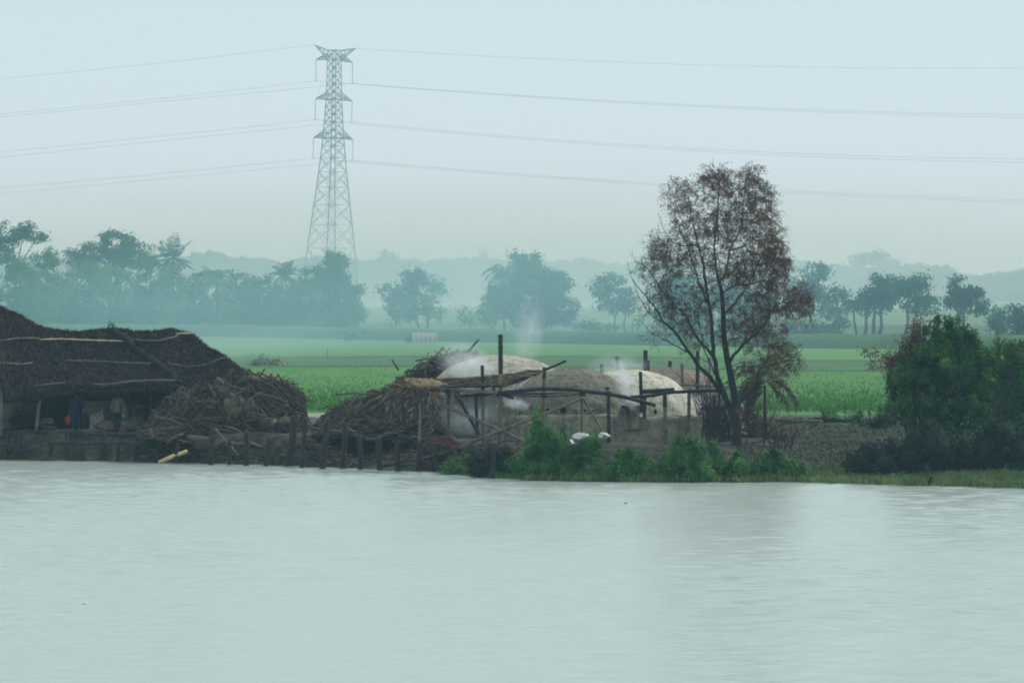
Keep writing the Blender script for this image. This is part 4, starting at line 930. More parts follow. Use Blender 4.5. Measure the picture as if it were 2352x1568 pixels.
# ---------------------------------------------------------------- bank revetment and stakes
stk = [(19,994,12,1050,.1,'leaning stake at the far left below the corner post'),(47,991,44,1053,.085,'pale topped stake second from the left edge of the bank'),(120,996,114,1053,.07,'thin stake right of the leaning shed post'),(154,986,154.5,1056,.085,'stake directly below the red bag'),(196,991,188,1057,.09,'leaning stake below the printed plastic bag'),(238,991,234.5,1059,.1,'thick stake below the rounded jute sack'),(275.5,994,269,1060,.075,'bent stake below the khaki clad person'),(316.5,996,310,1060,.085,'stake under the upright forked stick'),(369,996,360,1063,.12,'thick leaning stake left of the bright yellow plank'),(407.5,1019,403.7,1065,.085,'short stake in front of the bright yellow plank'),(454,1026,449,1064,.065,'smallest stake, right of the yellow plank'),(488,981,484.6,1068,.1,'tall dark stake in front of the pale sawn log face'),(527.6,1009,526.7,1068,.08,'short stake beneath the big root ball'),(567,989,565.7,1070,.12,'thick straight stake right of the big root ball'),(617,1007,611,1072,.1,'medium stake left of the thickest stake'),(677.7,954,661,1073,.16,'thickest and tallest stake leaning right by the heap end'),(702.5,961,694,1075,.105,'slender tall stake right of the thickest stake'),(752,970,741,1077,.12,'dark stake in the water left of the lower heap middle'),(793.7,975,787.8,1078,.115,'tall stake with split top before the lower heap'),(825.9,999,828,1079,.11,'stake with flat top below the lower heap'),(869,1005,872,1080,.11,'blocky stake standing clear before bare mud'),(914,1014,913,1082,.11,'stake in the water left of the palm thatch post'),(963.5,1015,962.7,1084,.12,'thick stake carrying the pale palm thatch post'),(1004,1020,1000.8,1084,.1,'stake before the red bricks'),(1045,1027,1043.6,1060,.08,'short stake right of the red bricks'),(1083,1015,1084,1055,.07,'thin stake below the first kiln'),(1135,1020,1133,1082,.08,'stake left of the river shrubs'),(60,1010,58,1052,.05,'thin dark peg between the leaning shed post and pale topped stake'),(428,1030,426,1064,.05,'peg between the yellow plank stakes'),(645,1040,643,1070,.05,'low peg beside the thickest stake'),(990,1030,992,1080,.05,'thin peg beside the stake before the bricks')]
for x0, y0, x1, y1, r, lab in stk:
    sp = (x1-CX)/FPX
    Y = dist(y1, -.02); Y = min(Y, shoreY((x1-CX)/FPX*Y)-.12); a, c = P(x0, y0, Y), P(x1, y1, Y)
    b = MB(); n = 7; pts = [c.lerp(a, i/(n-1)) for i in range(n)]; pts.insert(0, c+(c-a).normalized()*.9)
    for i in range(2, n): pts[i] += Vector((R.uniform(-.25,.25)*r, 0, 0))
    b.tube(pts, [r*1.05]+[r*(1.05-.1*i/(n-1))*R.uniform(.93,1.07) for i in range(n)], 9)
    top = pts[-1]
    for i in range(5):
        an = i*1.256; b.tube([top+Vector((math.cos(an)*r*.6, math.sin(an)*r*.6, -.03)), top+Vector((math.cos(an)*r*.55, math.sin(an)*r*.55, R.uniform(.01,.07)))], [r*.35, r*.15], 5)
    o = b.build('wooden_stake', 'stake', smooth=False, origin=tuple(c)); tag(o, lab, 'stake', 'stakes along the river bank')
def bank_rail(name, a, c, r, lab, Ya, Yc, mat='stake'):
    off = .95 if 'upper' in lab else -.22
    Ya, Yc = [shoreY((p[0]-CX)/FPX*260)+off for p in (a, c)]
    log(name, lab, a, c, r, mat, r*.8, Ya, Yc, cat='rail')
bank_rail('bank_rail', (110,1017), (362,1018), .085, 'long horizontal pole along the mud wall under the people', 260.3, 258.8)
bank_rail('bank_rail', (0,1023), (40,1023), .06, 'short pole at the left edge of the mud wall', 260.2, 260.2)
bank_rail('bank_rail', (85,992), (272,997), .09, 'upper pole edging the floor where the people stand', 260.3, 259.8)
bank_rail('bank_rail', (275,998), (362,1000), .085, 'upper pole edging the floor below the sacks', 259.9, 259.6)
bank_rail('bank_rail', (340,1044), (440,1047), .06, 'low pole near the water behind the yellow plank', 258.6, 258.2)
bank_rail('bank_rail', (20,1035), (95,1032), .06, 'low pole at the foot of the bank below the flat stone', 259.9, 259.9)
for (x0,y0,x1,y1,lab) in ((494.6,985,522,1016,'grey brace pole sloping down from the tall dark stake'),(532,1025,558.7,1062,'grey brace pole leaning on the thick straight stake'),(622,1027,654,1068,'grey brace pole leaning on the thickest stake'),(560,1010,640,1040,'thin pole lying under the low ringed log')):
    log('brace_pole', lab, (x0,y0), (x1,y1), .05, 'bamboo_grey', .045, 253.6, cat='pole')
b = MB(); a, c = P(364.6,1062,254.6), P(410,1043,254.6); e_ = P(431,1036,254.6); b.tube([a, a.lerp(e_,.5)+Vector((0,0,.03)), e_], [.085,.095,.08], 4)
tag(b.build('wooden_plank', simple('fresh yellow wood', (.6,.42,.16), (.85,.7,.4), 3, .6, .2)), 'bright yellow plank leaning out of the mud by the short stake', 'plank')
b = MB(); b.blob(P(78, 1027, 259.9), (.75, .35, .14), 7, .15, 14, 8); tag(b.build('stone_slab', 'mud', smooth=True), 'flat grey slab at the foot of the leaning shed post', 'slab')
# clods, chips and litter over the muddy bank
b = MB()
for i in range(1500):
    px = R.uniform(0, 1200) if i % 4 else R.uniform(1200, 1900); lo, hi = (995, 1052) if px < 330 else (1030, interp(px, SH)-2)
    if px > 900: lo = 1020
    p = on_ground(px, R.uniform(lo, hi)); s = R.uniform(.02, .09)
    b.blob(p+Vector((0, 0, s*.2)), (s*R.uniform(.8,1.8), s, s*.7), i, .3, 6, 4)
tag(b.build('rubble', wood('mud clods', [(.03,.025,.022),(.08,.065,.055),(.13,.11,.095),(.05,.04,.035),(.2,.175,.15)], 4)), 'clods and chips strewn over the muddy bank', kind='stuff')
b = MB()
for i in range(900):
    px = R.uniform(320, 1150); p = on_ground(px, R.uniform(1022, interp(px, SH)-4)); a = R.gauss(0, .35)
    b.tube(stick_pts(p+Vector((0,-.05,.05)), Vector((math.cos(a), R.uniform(-.4,.4), math.sin(a)*.7)), R.uniform(.2,1.1), .04, 4), R.uniform(.01,.035), 4)
tag(b.build('driftwood', 'branch'), 'loose sticks and bark scattered on the mud between the stakes', kind='stuff')
# ---------------------------------------------------------------- kilns
def kiln(px, Y, top_py, rpx, base_py, spring_py, label, dome_mat, base_mat, seed, vents=(), rough=.03, ledge=.12, flat=1.0, base_r=None, expo=2.0):
    k = Y/FPX; c = P(px, base_py, Y); r = rpx*k; zt = P(px, top_py, Y).z; zs = P(px, spring_py, Y-r*.6).z; z0 = P(px, base_py, Y-r).z-.25
    t = thing('charcoal_kiln', (c.x, Y, z0), label, 'kiln'); rr = random.Random(seed); ph = [rr.uniform(0, 6.3) for _ in range(8)]
    def nz(a, z): return rough*(math.sin(3*a+ph[0]+z*2)+.7*math.sin(7*a+ph[1]-z*5)+.5*math.sin(13*a+z*9+ph[2])+.4*math.sin(23*a+z*17+ph[3]))
    seg, rings = 96, 40; vs = []
    for i in range(rings+1):
        f = i/rings; th = f*math.pi/2
        cr, cz = math.cos(th)**(2/expo), math.sin(th)**(2/expo)
        for s in range(seg):
            a = 2*math.pi*s/seg; m_ = 1+nz(a, f*3)/r*(.3+.7*(1-f)) ; z = zs-.05+(zt-zs+.05)*cz+ (rr.uniform(-.6,.6)*rough if f < .98 else 0)
            vs.append((c.x+math.cos(a)*r*cr*m_, Y+math.sin(a)*r*cr*m_, z+.3*nz(a*2, f*5)*cr))
    b = MB(); b.add(vs, [(i*seg+s, i*seg+(s+1) % seg, (i+1)*seg+(s+1) % seg, (i+1)*seg+s) for i in range(rings) for s in range(seg)])
    b.build('dome', dome_mat, t, smooth=True)
    br = base_r*k if base_r else r+ledge; vs = []; prof = [(0, 1.03), (.3, 1.01), (.65, 1.0), (.92, .995), (1.0, .985), (1.02, .9)]
    for f, m0 in prof:
        for s in range(seg):
            a = 2*math.pi*s/seg; vs.append((c.x+math.cos(a)*br*m0*(1+nz(a, f)/r*.6), Y+math.sin(a)*br*m0*(1+nz(a, f)/r*.6), z0+(zs-z0)*f+.4*nz(a, 3)*(f > .9)))
    b = MB(); b.add(vs, [(i*seg+s, i*seg+(s+1) % seg, (i+1)*seg+(s+1) % seg, (i+1)*seg+s) for i in range(len(prof)-1) for s in range(seg)])
    b.build('base_wall', base_mat, t, smooth=True)
    for vx_, vy, vw, vh in vents:
        # opening on the front half: find the wall depth at that column
        dx = (vx_-px)*k; zz = P(vx_, vy, Y-r).z; f = min(.98, max(0, (zz-zs)/(zt-zs))); rad = r*math.sqrt(max(.02, 1-f*f)) if zz > zs else br
        if abs(dx) > rad*.97: dx = math.copysign(rad*.97, dx)
        Yv = Y-math.sqrt(rad*rad-dx*dx); p = P(vx_, vy, Yv-.02); hw, hh = vw*k, vh*k; b = MB()
        n = 9; ring = []
        for dep, sc in ((0.0, 1.25), (-.06, 1.1), (-.04, .8), (.0, .7)):
            ring += [(p.x+math.cos(q*2*math.pi/n)*hw*sc*rr.uniform(.85,1.1), p.y+dep, p.z+math.sin(q*2*math.pi/n)*hh*sc*rr.uniform(.85,1.1)) for q in range(n)]
        b.add(ring, [(i*n+s, i*n+(s+1) % n, (i+1)*n+(s+1) % n, (i+1)*n+s) for i in range(3) for s in range(n)]); o = b.build('vent', base_mat, t)
        b = MB(); b.add([(p.x+math.cos(q*2*math.pi/n)*hw*.95, p.y-.045, p.z+math.sin(q*2*math.pi/n)*hh*.95) for q in range(n)], None, [list(range(n))[::-1]]); b.build('opening', 'near_black', o)  # black disc painted in place of the dark inside the vent hole
    return t
kiln(1150, 257.5, 815, 166, 1008, 905, 'tallest kiln with smooth pale brick dome behind the palm thatch', 'kiln_pale', 'kiln_dark', 1, [], .02, .05, expo=1.9)
kiln(1315, 250.5, 846, 150, 1014, 952, 'rough grey mud kiln in the middle of the bamboo frame', 'kiln_grey', 'kiln_base', 2,
     [(1158,939,7,8),(1218,935,7,8),(1258,942,5,7),(1293,942,9,9),(1342,943,5,5),(1358,946,7,8),(1395,891,6,3),(1446,928,10,5)], .055, .2, expo=2.0)
kiln(1446, 253.5, 849, 150, 1012, 950, 'bright pale kiln with smoke on its left shoulder', 'kiln_white', 'kiln_base', 3,
     [(1505,945,4,5),(1528,944,4,6),(1470,940,7,7)], .03, .12, expo=2.05)
kiln(1530, 262.5, 844, 142, 995, 915, 'low brown kiln half hidden behind the bright pale kiln', 'kiln_brown', 'kiln_brown', 4, [], .05, .05, expo=1.9)
kiln(1655, 256.0, 915, 56, 1000, 935, 'small reddish brown kiln shell behind the dead tree trunk', 'kiln_brown', 'kiln_brown', 5, [], .05, .03)
# low mud wall joining the kilns, with the flue boxes
def mudbox(name, x0, x1, y0, y1, Y, th, label, cat, mat='kiln_base'):
    a, c = P(x0, y0, Y), P(x1, y1, Y); b = MB(); n, mm = 14, 6; V0 = []
    for s in (0, 1):
        for i in range(n+1):
            for j in range(mm+1):
                x = a.x+(c.x-a.x)*i/n; z = a.z+(c.z-a.z)*j/mm-(.4 if j == mm else 0)
                V0.append((x+(R.uniform(-.02,.02)), Y+s*th-(.06*math.sin(i*1.3)+.03*math.sin(j*2+i))*(1-s), z+(.04*math.sin(i*2.1) if j == 0 else 0)))
    k = mm+1; N = (n+1)*k; q = []
    for i in range(n):
        for j in range(mm): q += [(i*k+j, i*k+j+1, (i+1)*k+j+1, (i+1)*k+j), (N+i*k+j, N+(i+1)*k+j, N+(i+1)*k+j+1, N+i*k+j+1)]
        q += [(i*k, (i+1)*k, N+(i+1)*k, N+i*k)]
    for j in range(mm): q += [(j, N+j, N+j+1, j+1), (n*k+j, n*k+j+1, N+n*k+j+1, N+n*k+j)]
    b.add(V0, q); return tag(b.build(name, mat, smooth=False), label, cat)
mudbox('mud_wall', 1225, 1560, 957, 1016, 248.2, 1.2, 'long streaked mud wall in front of the grey and pale kilns', 'wall')
mudbox('mud_wall', 1560, 1622, 955, 1010, 249.5, 1.5, 'right end block of the mud wall near the dead tree', 'wall')
mudbox('mud_wall', 1130, 1226, 961, 1016, 248.6, 1.4, 'lower mud wall left of the grey kiln behind the tall pole', 'wall')
mudbox('flue_box', 1140, 1192, 930, 962, 248.9, 1.2, 'square mud flue standing on the low wall left of the grey kiln', 'flue')
mudbox('flue_box', 1434, 1470, 934, 962, 248.0, .9, 'mud flue with black mouth pouring white smoke', 'flue')
b = MB(); a = P(1427, 931, 247.7); c = P(1471, 938, 247.7); b.box(((a.x+c.x)/2, 247.9, (a.z+c.z)/2), (c.x-a.x, .7, a.z-c.z)); tag(b.build('iron_plate', 'near_black'), 'black iron lid slab across the smoking flue', 'plate')

# ---------------------------------------------------------------- bamboo frames
def cane(b, pts, r, Y, Ys=None):
    P3 = [P(x, y, (Ys[i] if Ys else Y)) for i, (x, y) in enumerate(pts)]; out = []
    for a, c in zip(P3, P3[1:]):
        m_ = max(1, int((c-a).length/.4)); out += [a.lerp(c, i/m_) for i in range(m_)]
    out.append(P3[-1]); full = []; rr = []
    for i, p in enumerate(out):
        full.append(p); rr.append(r*(1.18 if 0 < i < len(out)-1 else 1.0))
        if i < len(out)-1: full += [p.lerp(out[i+1], .12), p.lerp(out[i+1], .88)]; rr += [r*.95, r*.95]
    b.tube(full, rr, 8)
def part(parent, name, mat, pts, r, Y, Ys=None, label=None):
    b = MB(); cane(b, pts, r, Y, Ys); o = b.build(name, mat, parent, smooth=True)
    if label: o['label'] = label
    return o
YF = 243.5
fr = thing('bamboo_frame', tuple(P(1150, 1020, YF)), 'lashed bamboo frame with crossed braces before the grey kiln', 'frame')
part(fr, 'post', 'bamboo_dark', [(1149.5,768),(1150,858)], .095, YF, label='charred top of the tallest post')
part(fr, 'post', 'bamboo', [(1150,858),(1149,930),(1148,1026)], .088, YF)
part(fr, 'post', 'bamboo_dark', [(1107.6,839),(1109,895)], .075, YF+.4); part(fr, 'post', 'bamboo', [(1109,895),(1110,1024)], .07, YF+.4)
part(fr, 'post', 'bamboo_dark', [(1250.5,843),(1250,868)], .08, YF+.6); part(fr, 'post', 'bamboo', [(1250,868),(1249,930),(1247,1015)], .072, YF+.6)
part(fr, 'post', 'bamboo', [(1029,899),(1030,1013)], .06, YF+1); part(fr, 'post', 'bamboo_dark', [(1093,908),(1096,994)], .07, YF+3)
part(fr, 'post', 'bamboo', [(1337,912),(1336,990)], .065, YF+1); part(fr, 'post', 'bamboo_dark', [(1397.6,901),(1398,955),(1399,1016)], .075, YF+.3)
part(fr, 'post', 'bamboo_grey', [(966,925),(963.5,1018)], .06, YF-.5, label='pale post on the thick stake')
part(fr, 'post', 'bamboo', [(977,896),(971,960)], .04, YF-.4)
part(fr, 'rail', 'bamboo_grey', [(968,888),(1010,891),(1071,898),(1143,902)], .075, YF-.15)
part(fr, 'rail', 'bamboo_dark', [(1143,903),(1200,897),(1250,892),(1310,894),(1393,904),(1436,912),(1475,922),(1506,931)], .08, YF-.15)
part(fr, 'rail', 'bamboo_dark', [(1042,911),(1100,907),(1143,903),(1180,914)], .065, YF+.15); part(fr, 'rail', 'bamboo', [(1143,901),(1200,908),(1250,910),(1300,907),(1345,901)], .06, YF+.2)
part(fr, 'rail', 'bamboo_dark', [(1120,899),(1200,905),(1330,903)], .05, YF+.35)
part(fr, 'brace', 'bamboo_grey', [(984,915),(1060,949),(1150,988),(1217,1019)], .07, YF-.35); part(fr, 'brace', 'bamboo_grey', [(976,1051),(1048,1030),(1130,996),(1230,958),(1338,915)], .06, YF-.55)
part(fr, 'brace', 'bamboo_dark', [(1045,899),(1072,948),(1100,997)], .07, YF+1.5); part(fr, 'brace', 'bamboo', [(1340,915),(1372,970),(1398,1020)], .045, YF+.5)
part(fr, 'brace', 'bamboo_dark', [(1226,862),(1260,846),(1301,828)], .05, YF+.9, label='raised pole slanting above the frame')
part(fr, 'brace', 'bamboo_dark', [(1133,890),(1155,930)], .05, YF+2)
b = MB()
for px, py in ((1149,903),(1109,906),(1250,893),(1250,909),(1338,905),(1398,903),(1029,897),(1150,989)):
    c = P(px, py, YF-.05)
    for i in range(4): b.tube([c+Vector((math.cos(t)*.13, math.sin(t)*.2, -.06+.04*i)) for t in np.linspace(0, 6.28, 9)], .016, 4)
b.build('lashing', 'dark_bark', fr)['kind'] = 'stuff'
fr2 = thing('bamboo_frame', tuple(P(1530, 1015, 244)), 'low pole frame with dark rail before the bright pale kiln', 'frame')
part(fr2, 'post', 'bamboo_dark', [(1527,906),(1527.5,935)], .085, 244); part(fr2, 'post', 'bamboo_grey', [(1527.5,935),(1528.6,1017)], .08, 244)
part(fr2, 'post', 'bamboo_grey', [(1582.6,900),(1582.6,1006)], .075, 244.5); part(fr2, 'post', 'bamboo_dark', [(1481,908),(1480,961)], .075, 246.5)
part(fr2, 'post', 'bamboo_dark', [(1471,853.6),(1472,890),(1474,945)], .075, 246.8); part(fr2, 'rail', 'bamboo_dark', [(1447,912),(1500,908),(1537,901),(1600,898),(1667,896)], .07, 244.2)
part(fr2, 'rail', 'bamboo_dark', [(1473,899),(1510,898),(1549,895)], .1, 244.6, label='short thick charred log on the rail'); part(fr2, 'rail', 'bamboo_grey', [(1522,879),(1600,885),(1660,888),(1732,888)], .055, 256)
poles = [(1382,836,1382,880,.085,263,'stubby charred pole behind the dip between two domes'),(1417.3,819,1417,880,.08,263,'charred pole rising behind the bright pale dome'),(1482.6,804,1483,880,.1,260,'tallest black pole behind the bright pale dome'),(1488.5,827,1489,880,.08,261,'shorter pole touching the tallest black pole'),(1539,828.7,1539,880,.085,266,'dark pole behind the top of the low brown dome'),(1566.7,833.6,1567.5,905,.075,259,'tan pole rising before the low brown dome'),(1602,806,1601,925,.085,258,'pointed dark pole left of the dead tree forks'),(1720,946,1720,1002,.06,246,'pinkish post in the thicket right of the trunk'),(1757.7,925,1757.5,1010,.07,244,'grey post under the withered palm like shrub'),(1630,820,1631,960,.045,257,'slim pole behind the left limb of the dead tree'),(1640,905,1641,1010,.05,245,'thin dark pole in the thicket left of the trunk'),(1652,900,1653,1005,.05,246,'second thin dark pole in the thicket nearest the trunk'),(753,799,753,828,.04,560,'thin pale stick standing in the paddy left of the heaps')]
for x0, y0, x1, y1, r, Y, lab in poles:
    b = MB(); cane(b, [(x0,y0),((x0+x1)/2+R.uniform(-.6,.6),(y0+y1)/2),(x1,y1+4)], r, Y)
    # carry the foot down to the ground
    f = P(x1, y1+4, Y); g = height(f.x, Y)-.2 if Y < 500 else f.z-.3
    if g < f.z: b.tube([f, Vector((f.x, Y, g))], r, 8)
    tag(b.build('wooden_pole', 'bamboo_dark' if ('dark' in lab or 'black' in lab or 'charred' in lab) else 'bamboo_grey', smooth=True), lab, 'pole')
for x0,y0,x1,y1,r,Y,lab in ((1610,938,1684,938,.06,244,'dark horizontal stick in the thicket at the trunk'),(1640,996,1692,1008,.06,242,'dead limb lying low against the trunk'),(1700,985,1770,1000,.05,245,'dark fallen pole right of the trunk'),(1700,1000,1800,1003,.045,247,'long fallen pole lying on the bank right of the trunk'),(1690,968,1740,955,.06,247,'reddish log leaning in the thicket'),(1780,964,1890,968,.09,262,'grey log lying along the bank edge before the paddy')):
    log('log', lab, (x0,y0), (x1,y1), r, 'stake' if 'grey' not in lab else 'branch_grey', r*.7, Y)
# thatch lean-to of palm leaves
sh = thing('palm_thatch', tuple(P(1060, 880, YF+1)), 'ragged palm leaf thatch lying on the bamboo frame, drooping at its left end', 'thatch')
topT = [(905,884),(940,878),(976,877),(1040,873),(1105,870),(1150,866),(1190,862),(1228,855)]; botT = [(905,892),(940,890),(976,893),(1040,891),(1105,890),(1150,889),(1175,884),(1230,858)]
b = MB(); vs = []; n = 44
for i in range(n+1):
    px = 925+305*i/n; a = P(px, interp(px, botT)+R.uniform(-1,1), YF-.1); c = P(px, interp(px, topT)+R.uniform(-1,1.5), YF+2.2)
    vs += [tuple(a), tuple(a+Vector((0,.1,.12))), tuple(a.lerp(c,.5)+Vector((0,0,.05+R.uniform(-.02,.03)))), tuple(c), tuple(c+Vector((0,.05,-.12)))]
b.add(vs, [(i*5+k, (i+1)*5+k, (i+1)*5+(k+1) % 5, i*5+(k+1) % 5) for i in range(n) for k in range(5)]); b.build('mat', 'black_thatch', sh)
C, D, W, L = [], [], [], []
for i in range(5200):
    px = R.uniform(915, 1232); t = R.random(); a = P(px, interp(px, botT), YF-.2); c = P(px, interp(px, topT), YF+2.1); p = a.lerp(c, t)+Vector((0, -.03, .07))
    d = Vector((R.choice((-1,1)), R.gauss(0,.2), R.gauss(.04 if px > 1150 else -.03, .09))).normalized(); C.append(tuple(p)); D.append(tuple(d)); W.append(R.uniform(.012,.025)); L.append(R.uniform(.15,.5))
b = MB(); b.leaves(np.array(C), np.array(D), np.array(W), np.array(L)); b.build('leaf_layer', 'palm_thatch', sh)
def frond(b, base, d, L, droop=.8, n=8, pairs=20, wid=.2, r=.02):
    p = base.copy(); d = d.normalized(); pts = []
    for s in range(n): pts.append(p.copy()); p = p+d*(L/(n-1)); d.z -= droop*.12; d.normalize()
    b.tube(pts, [r*(1-.6*s/(n-1)) for s in range(n)], 5); C, D, W, LL = [], [], [], []
    for s in range(pairs):
        f = (.15+.85*s/pairs)*(n-1); j = min(n-2, int(f)); q = pts[j].lerp(pts[j+1], f-j); tn = (pts[j+1]-pts[j]).normalized(); sd_ = tn.cross(Vector((0,-1,.3))).normalized()
        for sg in (-1, 1):
            dd = (sd_*sg*.6+tn*.8+Vector((R.gauss(0,.15), R.gauss(0,.15), -.35))).normalized(); ll = wid*L*R.uniform(.6,1.1)*(1-.5*s/pairs); C.append(tuple(q+dd*ll)); D.append(tuple(dd)); W.append(.022); LL.append(ll)
    b.leaves(np.array(C), np.array(D), np.array(W), np.array(LL))
b = MB()
for i in range(36):
    px = R.uniform(930, 1010); base = P(px, R.uniform(878, 892), YF+R.uniform(-.3, 1)); a = R.uniform(-.2, .8); frond(b, base, Vector((-math.cos(a)*R.choice((1,1,.4,-.5)), R.uniform(-.7,.1), -math.sin(a)+.15)), R.uniform(.8, 1.6), 1.7, wid=.24)
for i in range(8):
    base = P(R.uniform(960, 985), R.uniform(895, 905), YF-.3); frond(b, base, Vector((R.uniform(-.25,.25), -.1, -1)), R.uniform(.8, 1.7), .1, wid=.12)
b.build('hanging_frond', 'palm_thatch', sh)['kind'] = 'stuff'
b = MB()
for i in range(7):
    base = P(985+i*7, 882, YF-.1); frond(b, base, Vector((-.9, -.2, R.uniform(-.1,.3))), R.uniform(.7, 1.2), .3, wid=.14)
b.build('pale_frond', 'bamboo_pale', sh)['kind'] = 'stuff'
# brick heap: individual bricks
g = 0
for i in range(46):
    px = R.gauss(1010, 18); px = min(1052, max(975, px)); py = interp(px, [(975,1018),(1000,999),(1030,1002),(1052,1020)])+R.uniform(0, 24)
    c = P(px, py, 243.4-(py-1000)*.03); b = MB(); b.box(c, (.24, .12, .08), R.uniform(0, 3.1), R.uniform(-.7, .7))
    tag(b.build('brick', 'brick'), 'red brick in the tumbled heap beside the pale thatch post', 'brick', 'bricks heaped by the thatch post')
b = MB(); b.blob(P(1014, 1034, 244.8), (.85, .6, .5), 31, .2, 16, 10); tag(b.build('rubble', 'mud'), 'low mound of earth and rubble under the red bricks', kind='stuff')
b = MB(); c = P(962+20, 1047, 241.9); b.tube([c+Vector((math.cos(t)*.25, math.sin(t)*.1, math.sin(t)*.42)) for t in np.linspace(0, 6.28, 20)], .035, 6); tag(b.build('rubber_tyre', 'stake', smooth=True), 'worn tyre ring half buried below the red bricks', 'tyre')
sack(1335, 1004, 242.5, 21, 10, 'white plastic sack in the shrubs before the mud wall', 'white_plastic', 21); sack(1300, 1016, 242.0, 20, 9, 'greyish white sack lying lower in the shrubs', 'white_plastic', 22); sack(1387, 1001, 242.8, 14, 8, 'white and blue bag beside the charred frame post', 'white_plastic', 23)
sack(1217, 1020, 243, 12, 5, 'small pale bag at the foot of the long brace', 'white_plastic', 24); sack(1604, 1063, 238, 6, 5, 'scrap of white plastic between two river shrubs', 'white_plastic', 27)
b = MB(); c = P(1161, 1094, dist(1097, 0)); b.tube([c+Vector((0,0,-.12)), c+Vector((0,0,.05)), c+Vector((0,0,.1))], [.1,.13,.1], 12); tag(b.build('plastic_tub', simple('cream plastic', (.7,.66,.5), (.85,.82,.68), 3, .5, .1), smooth=True), 'small cream tub floating at the weedy river edge', 'tub')
# ash sheet and log on right bank
b = MB()
for i in range(26):
    px = 1800+145*i/25; b.blob(P(px, 967+R.uniform(-2,2)-(px>1900)*(-2), 271.5), (.25, .3, .13), i, .3, 8, 6)
tag(b.build('charcoal_heap', 'near_black'), 'low black row of charcoal along the paddy edge', 'charcoal')
sack(1862, 969, 268, 27, 4.5, 'crumpled whitish sheet lying on the charcoal row', 'rag_grey', 33, cat='sheet', name='plastic_sheet')
log('log', 'short orange ended log beside the whitish sheet', (1862,980), (1880,968), .07, 'branch_grey', .06, 266)

# ---------------------------------------------------------------- dead tree
YT = 241.0
def V3(px, py, dy=0): return P(px, py, YT+dy)
limbs = [  # (points (px,py,depth offset)), start radius, end radius
 ([(1692,1050,0),(1691.5,1020,0),(1692,995,0),(1691,965,0),(1682,940,0),(1688,916,.1),(1679,866,.2),(1669,816,.3),(1663,771,.3),(1661,723,.2),(1658,674,.1),(1651.6,648,0)], .17, .062),
 ([(1651.6,648,0),(1642,602,-.2),(1641,555,-.3),(1648,493,-.3),(1651,427,-.2),(1640,395,-.1),(1622,378,0)], .055, .01),
 ([(1651.6,648,0),(1668,625,.3),(1676,575,.6),(1700,526,.9),(1707,476,1),(1712,420,1),(1730,395,1),(1744,378,1)], .05, .009),
 ([(1679,940,0),(1669,921,-.2),(1652,876,-.4),(1640,820,-.6),(1636,760,-.7),(1628,697,-.8),(1622,657,-.9),(1615,608,-1),(1602,555,-1),(1588,500,-1),(1580,450,-.9)], .13, .012),
 ([(1667,912,0),(1637,873,-.8),(1607,841,-1.3),(1582,809,-1.6),(1552,766,-1.9),(1523,737,-2.2),(1503,704,-2.4),(1477,674,-2.5),(1454,641,-2.6)], .1, .012),
 ([(1640,820,-.6),(1622,799,-.2),(1595,766,.3),(1576,727,.7),(1540,690,1.1),(1510,651,1.4),(1490,621,1.6),(1460,598,1.8)], .075, .01),
 ([(1628,697,-.8),(1605,650,-.2),(1590,600,.2),(1563,529,.5),(1543,476,.7),(1533,415,.8)], .05, .009),
 ([(1676,829,.2),(1708,789,.8),(1750,753,1.2),(1773,714,1.5),(1806,687,1.7),(1846,667,1.9),(1866,690,2)], .07, .01),
 ([(1684,945,0),(1709,913,.6),(1739,883,1),(1744,850,1.1),(1775,838,1.4),(1815,825,1.6),(1845,800,1.7)], .075, .01),
 ([(1661,723,.2),(1690,695,.6),(1720,650,1),(1745,600,1.3),(1770,560,1.5),(1790,530,1.6)], .05, .009),
 ([(1676,575,.6),(1720,560,.2),(1755,520,-.2),(1780,490,-.4)], .03, .008),
 ([(1658,674,.1),(1690,655,-.5),(1740,650,-1),(1785,620,-1.3),(1800,590,-1.4)], .04, .008),
 ([(1602,560,-1),(1565,565,-1.4),(1535,545,-1.6),(1510,490,-1.7)], .03, .008),
 ([(1582,809,-1.6),(1545,790,-1.2),(1500,765,-1),(1470,735,-.8)], .03, .007),
 ([(1523,737,-2.2),(1490,720,-2.4),(1455,650,-2.6),(1440,600,-2.7)], .025, .007),
 ([(1648,880,-.4),(1638,850,.4),(1618,800,.9),(1605,740,1.2),(1590,690,1.4)], .045, .008),
 ([(1690,1000,0),(1665,1000,-.4),(1640,985,-.7),(1620,965,-.9),(1605,945,-1)], .05, .012),
]
dt = thing('dead_tree', tuple(V3(1692, 1050)), 'tall half dead tree with bare dark limbs and withered brown leaves', 'tree')
nodes = []; nrad = []
def limb_curve(pts, n=5):
    A = [V3(*p) for p in pts]; out = []
    for i in range(len(A)-1):
        p0, p1, p2, p3 = A[max(0, i-1)], A[i], A[i+1], A[min(len(A)-1, i+2)]
        for s in range(n):
            t = s/n; out.append(.5*((2*p1)+(p2-p0)*t+(2*p0-5*p1+4*p2-p3)*t*t+(3*p1-p0-3*p2+p3)*t*t*t))
    out.append(A[-1]); return out
b = MB()
for i, (pts, r0, r1) in enumerate(limbs):
    cv = limb_curve(pts); m_ = len(cv)
    if i > 0: cv = [c+Vector((R.uniform(-.03,.03), 0, R.uniform(-.02,.02))) for c in cv]
    rad = [r0*(1-(j/(m_-1))**.8)+r1*(j/(m_-1))**.8 for j in range(m_)]
    if i == 0: rad = [.22*(1-j/(m_-1))**1.1*.75+.07 for j in range(m_)]; rad[0] = .26
    b.tube(cv, rad, 9)
    for j in range(6 if i == 0 else 2, m_): 
        if cv[j].z > 2.0: nodes.append(tuple(cv[j])); nrad.append(rad[j])
b.build('trunk', 'dark_bark', dt, smooth=True)
